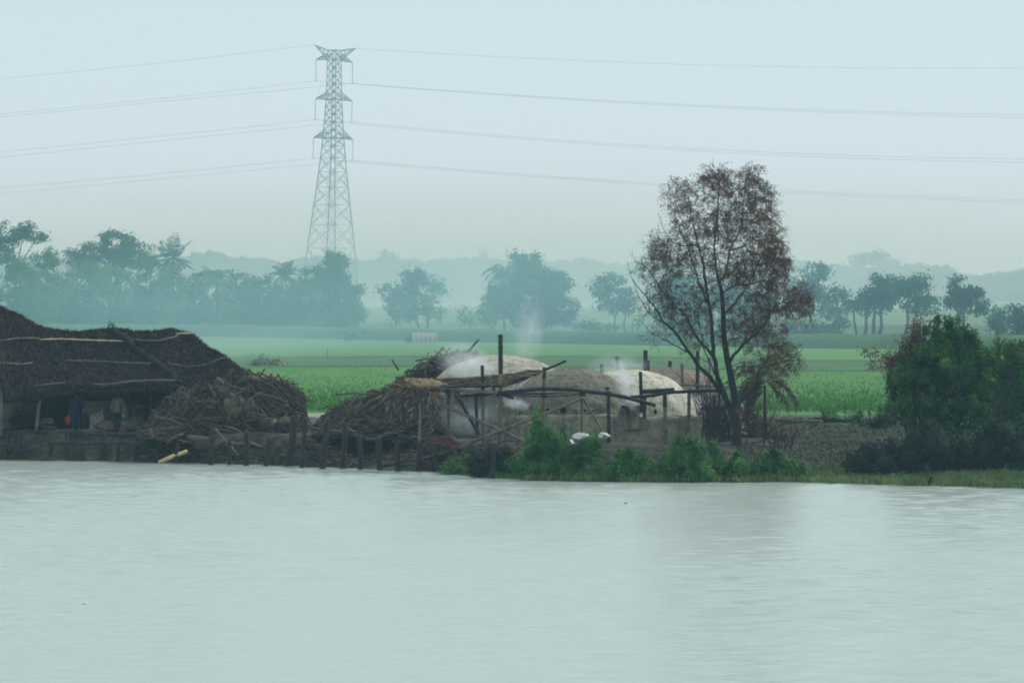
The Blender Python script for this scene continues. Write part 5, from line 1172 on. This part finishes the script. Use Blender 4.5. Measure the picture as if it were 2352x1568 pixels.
crown = [(1645,405,50,34,.6),(1730,405,40,34,.4),(1680,430,90,50,1.5),(1560,450,48,45,.8),(1740,470,52,55,1.3),(1620,510,95,60,2.0),(1700,520,80,60,1.7),(1765,560,46,50,1.3),(1785,610,32,50,1.0),(1505,560,30,40,.5),(1560,580,60,50,1.0),(1650,610,110,60,2.2),(1740,630,70,60,1.6),(1800,690,70,62,1.7),(1730,720,80,60,1.6),(1600,700,80,60,1.5),(1520,615,50,55,1.3),(1510,690,50,60,1.0),(1560,740,60,50,.9),(1760,770,60,40,1.0),(1480,610,40,40,.35),(1800,820,48,42,1.2),(1750,840,50,40,.9),(1700,770,60,40,.8),(1840,690,36,50,.4),(1600,790,40,40,.3),(1500,760,30,30,.15)]
leafy = lambda px, py: interp(px, [(1450,.05),(1500,.35),(1550,.7),(1600,1),(1700,1),(1870,1)])*interp(py, [(370,.7),(450,1),(650,1),(740,.8),(790,.6),(820,.8),(880,.7)])
tw = sum(c[4] for c in crown); targets = []
for cx, cy, rx, ry, wgt in crown:
    for _ in range(int(2900*wgt/tw)):
        u = NR.normal(size=3); u /= np.linalg.norm(u); r_ = R.random()**.4
        targets.append((cx+u[0]*rx*r_, cy+u[2]*ry*r_, u[1]*r_*1.9))
T3 = [(V3(*t), t) for t in targets]
N0 = np.array(nodes); rd = list(nrad); base_d = [np.min(np.linalg.norm(N0-np.array(p), axis=1)) for p, _ in T3]
order = np.argsort(base_d); NN = np.zeros((20000, 3)); NN[:len(N0)] = N0; cnt = len(N0)
tips = []; b = MB()
for oi in order:
    p, t = T3[oi]; pa = np.array(p); dv = NN[:cnt]-pa; dd = np.linalg.norm(dv, axis=1)+.8*np.maximum(0, dv[:, 2]+.1)
    j = int(np.argmin(dd)); L_ = dd[j]
    if L_ < .08: continue
    s = Vector(NN[j]); v = p-s; r0 = min(rd[j]*.6, .01+.009*v.length)
    mid1 = s+v*.35+Vector((R.uniform(-.06,.06), R.uniform(-.06,.06), .06*v.length)); mid2 = s+v*.7+Vector((R.uniform(-.06,.06), R.uniform(-.06,.06), .07*v.length))
    b.tube([s, mid1, mid2, p], [r0, r0*.8, r0*.65, max(.006, r0*.5)], 4, False)
    for q, rr_ in ((mid1, r0*.8), (mid2, r0*.65), (p, max(.006, r0*.5))): NN[cnt] = q; rd.append(rr_); cnt += 1
    tips.append((s, mid1, mid2, p, t))
# fine end sprays, arching and drooping
C, D, W, L = [], [], [], []
for s, m1, m2, p, t in tips:
    lf = leafy(t[0], t[1]); d0 = (p-m2).normalized(); bare = t[0] < 1560 or lf < .3
    for k in range(3):
        d = (d0+Vector((R.gauss(0,.5), R.gauss(0,.5), R.gauss(.15,.4)))).normalized(); q = p if k else m2; pts = [q]; ln = R.uniform(.15, .38)
        for z in range(3): q = q+d*ln/3*1.2; d.z -= (.12 if bare else .38); d.normalize(); pts.append(q)
        b.tube(pts, [.007,.006,.005,.004], 3, False)
        for z in range(int(R.random()*14*lf+.3*(lf > .05))):
            q = pts[R.randint(0, 3)]+Vector((R.gauss(0,.04), R.gauss(0,.04), R.gauss(-.03,.04))); dl = Vector((R.gauss(0,.45), R.gauss(0,.45), -1+R.gauss(0,.35))).normalized()
            C.append(tuple(q+dl*.05)); D.append(tuple(dl)); W.append(R.uniform(.009,.018)); L.append(R.uniform(.03,.062))
b.build('twigs', 'dark_bark', dt)['kind'] = 'stuff'
LB = MB(); LB.leaves(np.array(C), np.array(D), np.array(W), np.array(L)); LB.build('leaves', 'dead_leaf', dt)['kind'] = 'stuff'
print('dead tree leaves', len(C), 'twigs', len(tips))
# thicket of dead undergrowth round the trunk, withered palm like shrub
def twiggy(name, label, cat, px, py, Y, spread, hgt, n, mat='dark_bark', leafn=0, leafmat='dead_leaf', lean=0, r=.012, group=None):
    base = P(px, py, Y); t = thing(name, tuple(base), label, cat, group); k = Y/FPX; b = MB(); C, D, W, L = [], [], [], []
    for i in range(n):
        s = base+Vector((R.gauss(0, spread*k*.3), R.gauss(0, .4), 0)); a = R.gauss(lean, .5); h = hgt*k*R.uniform(.4, 1.05)
        d = Vector((math.sin(a)*spread/hgt*1.4, R.gauss(0,.25), 1)).normalized(); q = s; pts = [q]
        for z in range(5): q = q+d*h/5; d = (d+Vector((R.gauss(0,.16), R.gauss(0,.1), R.gauss(-.05,.1)))).normalized(); pts.append(q)
        b.tube(pts, [r*1.6, r*1.4, r*1.2, r, r*.8, r*.5], 4, False)
        for z in (2, 3, 4, 5):
            dd = (d+Vector((R.gauss(0,.8), R.gauss(0,.5), R.gauss(0,.5)))).normalized(); e = pts[z]+dd*h*R.uniform(.1,.28); b.tube([pts[z], pts[z].lerp(e,.5)+Vector((0,0,.02)), e], [r*.6, r*.5, r*.35], 3, False)
            for w_ in range(leafn): q2 = pts[z].lerp(e, R.random())+Vector((R.gauss(0,.05),R.gauss(0,.05),R.gauss(0,.05))); C.append(tuple(q2)); D.append(tuple(Vector((R.gauss(0,.5),R.gauss(0,.5),R.gauss(-.6,.5))).normalized())); W.append(R.uniform(.015,.028)); L.append(R.uniform(.035,.07))
    b.build('stems', mat, t)['kind'] = 'stuff'
    if C: m_ = MB(); m_.leaves(np.array(C), np.array(D), np.array(W), np.array(L)); m_.build('leaves', leafmat, t)['kind'] = 'stuff'
    return t
twiggy('dead_bush','dark tangle of dead stems left of the dead tree trunk','bush',1648,1015,243,60,130,70)
twiggy('dead_bush','tall bare stems rising before the small reddish kiln','bush',1632,1005,244,40,190,26)
twiggy('dead_bush','reddish withered thicket right of the dead tree trunk','bush',1735,1005,243,75,105,60,'dry_twig',3)
twiggy('dead_bush','sparse dead bush on the bare earth right of the trunk','bush',1785,1030,241,50,90,35,'dry_twig',1)
wp = thing('withered_palm', tuple(P(1758, 1005, 242.5)), 'withered brown palm like shrub with hanging fronds right of the trunk', 'shrub'); b = MB()
for i in range(26):
    base = P(1757+R.gauss(0,5), 882+R.gauss(0,6), 242.5+R.uniform(-.3,.3)); a = R.uniform(-.6, 1.2); frond(b, base, Vector((math.cos(a)*R.choice((-1,1)), R.uniform(-.5,.5), math.sin(a))), R.uniform(.7, 1.9), 2.4, 9, 22, .12, .016)
b.build('crown', simple('withered frond', (.06,.035,.03), (.16,.09,.065), 4, bmp=0), wp)['kind'] = 'stuff'
b = MB(); b.tube([P(1760,1008,242.5), P(1757,950,242.5), P(1757,885,242.5)], [.09,.07,.06], 7); b.build('trunk', 'trunk', wp, smooth=True)

# ---------------------------------------------------------------- river shrubs, bank trees, reeds
def shrub(label, lobes, base, Y, n, mat='shrub', name='river_shrub', cat='shrub', leaf=(.028, .06), stems=14, up=.9, group=None, cl=None, stemmat='trunk', sr=.02):
    g = P(base[0], base[1], Y); t = thing(name, tuple(g), label, cat, group); k = Y/FPX; ar = sum(l[2]*l[3] for l in lobes)
    C = []; NN_ = []; tipsx = []
    for cx, cy, rx, ry in lobes:
        c = np.array(P(cx, cy, Y)); m_ = int(n*rx*ry/ar); nc = cl or max(14, int(rx*ry*k*k*26))
        u = NR.normal(size=(nc, 3)); u /= np.linalg.norm(u, axis=1)[:, None]; r_ = NR.uniform(.2, 1.4, nc)[:, None]**.5
        cc = c+u*r_*np.array([rx*k, rx*k*.8, ry*k]); idx = NR.integers(0, nc, m_)
        sg = NR.uniform(.35, 1.1, nc)[idx][:, None]*.14; C.append(cc[idx]+(g3 := NR.normal(size=(m_, 3)))*sg*np.array([1, 1, 1.25])); on = g3*.45+((cc-c)/np.array([rx*k, rx*k*.8, ry*k]))[idx]*1.0+NR.normal(size=(m_, 3))*.4; on[:, 2] += .3; NN_.append(on); tipsx += [tuple(x) for x in cc[:int(nc*.5)]]
    C = np.concatenate(C); NN_ = np.concatenate(NN_); gz_ = height(g.x, Y)-.05; kp_ = C[:, 2] > max(-.02, gz_-.6); C = C[kp_]; NN_ = NN_[kp_]; m_ = len(C)
    b = MB(); b.leaves(C, dirs(m_, up), NR.uniform(.7, 1.3, m_)*leaf[0], NR.uniform(.7, 1.3, m_)*leaf[1], NN_); b.build('foliage', mat, t)['kind'] = 'stuff'
    b = MB()
    for x in tipsx[:90]:
        e = Vector(x); s = g+Vector((R.gauss(0, .25), R.gauss(0, .25), -.1)); s.x += (e.x-g.x)*.35; b.tube([s, s.lerp(e,.5)+Vector((0,0,.1)), e], [sr, sr*.7, sr*.3], 4, False)
    C2, D2, W2, L2 = [], [], [], []
    for i in range(int(26*max(1, ar*k*k))) if up >= .5 else ():
        cx, cy, rx, ry = R.choice(lobes); a = R.uniform(-1.2, 1.2); s = P(cx+math.sin(a)*rx*.8, cy-math.cos(a)*ry*.85, Y+R.uniform(-.4,.3)); d = Vector((math.sin(a)*.6+R.gauss(0,.2), R.gauss(0,.3), 1)).normalized(); hh = R.uniform(.15,.5)
        b.tube([s, s+d*hh*.5, s+d*hh+Vector((R.gauss(0,.04),0,0))], [.012,.009,.005], 3, False)
        for z in range(9): q = s+d*hh*R.uniform(.1,1.05)+Vector((R.gauss(0,.035),R.gauss(0,.035),0)); C2.append(tuple(q)); D2.append(tuple(Vector((R.gauss(0,.7),R.gauss(0,.7),.6)).normalized())); W2.append(leaf[0]*.8); L2.append(leaf[1]*R.uniform(.6,1.2))
    b.build('stems', stemmat, t)['kind'] = 'stuff'
    if C2: b = MB(); b.leaves(np.array(C2), np.array(D2), np.array(W2), np.array(L2)); b.build('shoots', mat, t)['kind'] = 'stuff'
    return t
shrub('tall leafy river shrub climbing in front of the grey kiln base', [(1225,1070,46,30),(1262,1050,46,38),(1230,1030,30,26),(1238,985,15,38),(1252,1010,22,26),(1275,1075,50,26)], (1240,1100), 232.4, 17000)
shrub('young shoots with feathery tops right of the tall river shrub', [(1298,1010,8,30),(1345,1042,22,16),(1365,1030,24,30),(1330,1060,40,34),(1310,1085,50,18)], (1325,1100), 231.8, 11000)
shrub('sparse weedy growth with dry stems between the river shrubs', [(1395,1080,24,22),(1370,1090,26,14)], (1390,1103), 230.9, 3500, 'shrub_light')
shrub('rounded river shrub below the charred frame post', [(1448,1068,36,34),(1475,1078,30,26),(1440,1090,46,16)], (1455,1104), 230.7, 11000)
shrub('largest dense river shrub left of the dead tree foot', [(1575,1050,44,34),(1630,1060,60,38),(1540,1078,40,26),(1670,1080,40,24),(1600,1090,90,16),(1560,1022,14,14)], (1610,1106), 230.3, 30000)
shrub('low river shrub right of the dead tree foot', [(1775,1068,32,30),(1800,1082,40,22),(1752,1085,34,18)], (1780,1104), 230.6, 12000)
shrub('small grey green weed clump among the bank stakes', [(1060,1070,26,14),(1035,1078,20,9)], (1055,1085), 239.3, 2500, 'shrub_light')
shrub('dry tangled weeds left of the tall river shrub', [(1100,1072,26,20),(1145,1062,30,26),(1175,1080,24,18)], (1130,1092), 235, 6000, 'bush_dark')
gt = shrub('rounded green tree with reddish dying twigs on its left side', [(2172,790,58,52),(2140,830,84,52),(2205,830,62,62),(2110,890,64,54),(2180,900,84,60),(2238,850,46,50),(2080,870,46,46),(2230,880,48,60),(2140,950,90,40),(2075,920,34,44),(2215,950,60,44)], (2138,1020), 238, 48000, 'tree_right', 'broadleaf_tree', 'tree', (.042,.085), up=.5, sr=.035, stemmat='dark_bark')
b = MB(); b.tube([P(2136,1030,238), P(2139,980,238), P(2140,930,238), P(2135,870,238), P(2150,810,238)], [.17,.14,.12,.09,.04], 9)
for e in ((2080,850),(2060,900),(2100,800),(2210,840),(2220,900),(2180,780),(2120,830)): b.tube([P(2140,940,238), P((2140+e[0])/2,(930+e[1])/2-8,238), P(*e,238+R.uniform(-.8,.8))], [.09,.06,.02], 7)
b.build('trunk', 'dark_bark', gt, smooth=True)
C = []; b = MB()
for i in range(260):
    px, py = R.choice(((2060,835,16,24),(2080,800,24,28),(2100,770,22,22),(2110,745,14,16),(2040,828,14,12),(2120,800,24,24)))[:2]; q = P(px+R.gauss(0,12), py+R.gauss(0,14), 238+R.gauss(0,.4)); s = P(2130, 880, 238).lerp(q, R.uniform(.5,.8)); b.tube([s, s.lerp(q,.5)+Vector((-.05,0,.05)), q], [.012,.009,.005], 3, False)
    for z in range(8): C.append(tuple(q+Vector((R.gauss(0,.1),R.gauss(0,.1),R.gauss(0,.12)))))
b.build('dry_twigs', 'dry_twig', gt)['kind'] = 'stuff'
b = MB(); b.leaves(np.array(C), dirs(len(C), -.3), .02, .055); b.build('dry_leaves', 'dead_leaf', gt)['kind'] = 'stuff'
g2 = shrub('leafy tree cut by the right edge behind the rounded green tree', [(2300,850,34,40),(2335,830,30,34),(2290,905,50,52),(2345,900,44,60),(2320,960,60,50),(2375,860,34,50)], (2305,1020), 243, 34000, 'tree_right', 'broadleaf_tree', 'tree', (.042,.085), up=.5, sr=.035, stemmat='dark_bark')
b = MB(); b.tube([P(2310,1025,243), P(2303,930,243), P(2300,850,243), P(2294,792,243)], [.12,.09,.05,.015], 8); b.tube([P(2303,930,243), P(2325,870,243), P(2336,806,243)], [.06,.04,.012], 7); b.build('trunk', 'dark_bark', g2, smooth=True)
shrub('sprig topped bush between the two right bank trees', [(2294,800,5,10),(2335,815,16,10),(2262,900,20,40)], (2280,1010), 240, 1600, 'tree_right', 'bush', 'bush')
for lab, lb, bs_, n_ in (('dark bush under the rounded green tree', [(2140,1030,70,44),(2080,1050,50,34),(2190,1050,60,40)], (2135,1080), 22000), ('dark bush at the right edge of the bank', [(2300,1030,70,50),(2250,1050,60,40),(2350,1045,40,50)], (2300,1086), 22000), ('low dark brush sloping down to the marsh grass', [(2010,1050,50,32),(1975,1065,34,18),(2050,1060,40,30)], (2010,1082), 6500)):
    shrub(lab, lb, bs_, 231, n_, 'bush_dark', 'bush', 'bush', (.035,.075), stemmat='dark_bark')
shrub('small scrub at the paddy edge left of the rounded green tree', [(2000,966,40,12),(2040,960,24,14)], (2010,985), 262, 1500, 'bush_dark', 'bush', 'bush'); shrub('thin upright weeds at the paddy edge over the charcoal row', [(1945,952,40,14),(1905,958,20,8)], (1940,970), 272, 600, 'shrub', 'bush', 'bush')
def mat_strip(name, label, regs, mat, n, hgt, wd, up):
    b = MB(); Cs = []; H = []
    for x0, x1, ylo, yhi, wgt in regs:
        for _ in range(int(n*wgt)):
            px = R.uniform(x0, x1); py = interp(px, ylo)+(interp(px, yhi)-interp(px, ylo))*R.random(); q = on_ground(px, py)
            if q.z < -.0: q = P(px, py, dist(py, 0))
            h = hgt*R.uniform(.4, 1.2); Cs.append((q.x, q.y, q.z+h*.7)); H.append(h)
    b.leaves(np.array(Cs), dirs(len(Cs), up), wd, np.array(H)); return tag(b.build(name, mat), label, kind='stuff')
mat_strip('marsh_grass','yellow green marsh grass fringing the right bank',[(1840,2400,[(1840,1085),(2050,1080),(2400,1086)],[(1840,1108),(2050,1115),(2352,1123)],.75),(1200,1860,[(1200,1094),(1860,1094)],[(1200,1104),(1500,1108),(1860,1108)],.25)],'reed',26000,.2,.022,1.8)
mat_strip('ground_cover','low weeds and grass along the water line',[(560,960,[(560,1056),(960,1068)],[(560,1068),(960,1082)],.1),(1000,1260,[(1000,1074),(1260,1092)],[(1000,1087),(1260,1104)],.35),(0,560,[(0,1046),(560,1054)],[(0,1056),(560,1066)],.07)],'shrub',7000,.09,.02,1.2)
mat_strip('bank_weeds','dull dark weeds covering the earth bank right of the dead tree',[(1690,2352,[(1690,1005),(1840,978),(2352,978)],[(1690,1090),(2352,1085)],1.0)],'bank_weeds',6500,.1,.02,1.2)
mat_strip('dry_grass','dull dry grass on the earth bank right of the tree',[(1700,2000,[(1700,1010),(2000,985)],[(1700,1085),(2000,1075)],1.0),(1380,1560,[(1380,1025),(1560,1025)],[(1380,1080),(1560,1080)],.2)],'dry_grass2',5000,.08,.014,.8) if False else None
def hyac(px, py, n, label):
    q0 = P(px, py, dist(py, 0)); t = thing('water_hyacinth', tuple(q0), label, 'plant'); b = MB(); s = MB()
    for i in range(n):
        e = q0+Vector((R.gauss(0,.28), R.gauss(0,.25), R.uniform(.08,.34))); f = q0+Vector((R.gauss(0,.2), R.gauss(0,.2), 0)); s.tube([f, e], .01, 4, False); b.leaves(np.array([tuple(e)]), dirs(1, .8), .075, .09)
    b.build('leaves', 'hyacinth', t)['kind'] = 'stuff'; s.build('stems', 'hyacinth', t)['kind'] = 'stuff'
hyac(1960,1098,60,'bright water hyacinth clump with tall leaves in the marsh grass')
for hx, hl in ((1880,'hyacinth rosettes nearest the low shrub right of the dead tree'),(2060,'hyacinth rosettes between the tall clump and the dark bird'),(2230,'hyacinth rosettes right of the dark bird')): hyac(hx, interp(hx, SH)-4, 26, hl)
hyac(1985,1104,30,'smaller hyacinth clump just right of the tall leaved one'); hyac(2335,1118,30,'hyacinth clump at the right edge of the marsh grass'); hyac(1585,1103,20,'pale hyacinth leaves below the largest river shrub'); hyac(1440,1104,16,'hyacinth leaves below the rounded river shrub'); hyac(1210,1101,14,'low floating weeds right of the cream tub')
q = P(1435,1157,dist(1157)); b = MB(); b.leaves(np.array([tuple(q+Vector((0,0,.03))), tuple(q+Vector((.05,0,.02)))]), dirs(2, .3), .04, .05); tag(b.build('floating_leaf', 'hyacinth'), 'tiny green leaf floating alone in the river', 'leaf')
b = MB(); q = P(195,1385,dist(1385)); b.blob(q+Vector((0,0,.0)), (.07,.05,.02), 4, .2, 10, 6); tag(b.build('floating_litter', 'white_plastic', smooth=True), 'pale scrap floating in the near river at lower left', 'litter')
# small dark bird at the marsh edge
q = P(2136, 1117, dist(1117)); bd = thing('bird', tuple(q), 'small dark bird standing upright at the marsh grass edge', 'bird')
b = MB(); b.tube([q+Vector((-.07,0,.02)), q+Vector((-.05,0,.1)), q+Vector((-.01,0,.2)), q+Vector((.03,0,.29)), q+Vector((.05,-.01,.34)), q+Vector((.08,-.02,.345)), q+Vector((.14,-.03,.34))], [.012,.035,.06,.045,.03,.032,.004], 10); b.build('body', 'near_black', bd, smooth=True)
for s in (-1, 1): b = MB(); b.tube([q+Vector((0,s*.02,-.02)), q+Vector((0,s*.02,.16))], .007, 5); b.build('leg', 'dry_twig', bd)

# ---------------------------------------------------------------- smoke and added haze veils
def smoke(px, py, Y, rx, rz, dens, label, rot=0, ry=None, nsc=2.3, col=(.8,.87,.95)):
    k = Y/FPX; m = bpy.data.materials.new('smoke'); m.use_nodes = True; nt = m.node_tree; nt.nodes.remove(nt.nodes['Principled BSDF'])
    pv = nt.nodes.new('ShaderNodeVolumePrincipled'); pv.inputs['Color'].default_value = (*col, 1); pv.inputs['Absorption Color'].default_value = (.8,.8,.8,1); pv.inputs['Anisotropy'].default_value = .65 if rx > 200 else .4
    tc = nt.nodes.new('ShaderNodeTexCoord'); gr = nt.nodes.new('ShaderNodeTexGradient'); gr.gradient_type = 'SPHERICAL'; nt.links.new(tc.outputs['Object'], gr.inputs[0])
    n_ = noise(nt, nsc, 4, .6); f = mth(nt, 'MAXIMUM', mth(nt, 'MULTIPLY', mth(nt, 'SUBTRACT', n_, .36), 3.4), 0.0)
    nt.links.new(mth(nt, 'MULTIPLY', mth(nt, 'MULTIPLY', mth(nt, 'POWER', gr.outputs[0], 1.0), f), dens*1.5), pv.inputs['Density']); nt.links.new(pv.outputs[0], nt.nodes['Material Output'].inputs['Volume'])
    b = MB(); b.blob((0,0,0), (1,1,1), 1, 0, 24, 14); b.q = [q_[:, ::-1] for q_ in b.q]; o = b.build('smoke', m, origin=(0,0,0), smooth=True); o.location = P(px, py, Y); o.scale = (rx*k, ry if ry else rx*k*.8, rz*k); o.rotation_euler = (0, rot, 0); tag(o, label, kind='stuff')
smoke(1212, 770, 262, 44, 100, 1.1, 'thin smoke column rising behind the tallest kiln', .15)
smoke(1075, 835, 254.2, 85, 50, 1.3, 'smoke drifting over the firewood heap left of the tallest kiln', .3)
smoke(1185, 926, 246.5, 42, 17, 2.0, 'white smoke puff before the flue of the grey kiln', .25)
smoke(1438, 885, 247.0, 26, 70, 4.6, 'white smoke streaming up from the black flue mouth', -.35)
smoke(1605, 925, 247.5, 18, 46, 4.0, 'smoke wisp sliding down the right side of the pale kiln', -.7)
smoke(1420, 845, 258, 80, 40, .7, 'faint smoke above the bright pale dome')
smoke(1090, 960, 250, 110, 45, .3, 'thin smoke hanging round the kiln drum under the thatch')
smoke(560, 790, 420, 330, 60, .006, 'broad veil of drifting smoke and added haze over the paddy behind the shed', ry=60, nsc=1.0, col=(.6,.82,1))  # partly smoke, partly added to deepen the haze behind the shed
smoke(950, 650, 660, 1800, 300, .0047, 'wide bluish veil of smoke and added haze before the orchard', ry=200, nsc=.8, col=(.46,.8,1.0))  # enlarged beyond the smoke to fade the whole height of the orchard
smoke(1200, 640, 2400, 3400, 240, .0017, 'far veil of added haze before the horizon wood', ry=700, nsc=.8, col=(.85,.93,1.0))  # volume added so the far wood fades into a paler horizon
scene.cycles.volume_step_rate = 1.0; scene.cycles.volume_max_steps = 256
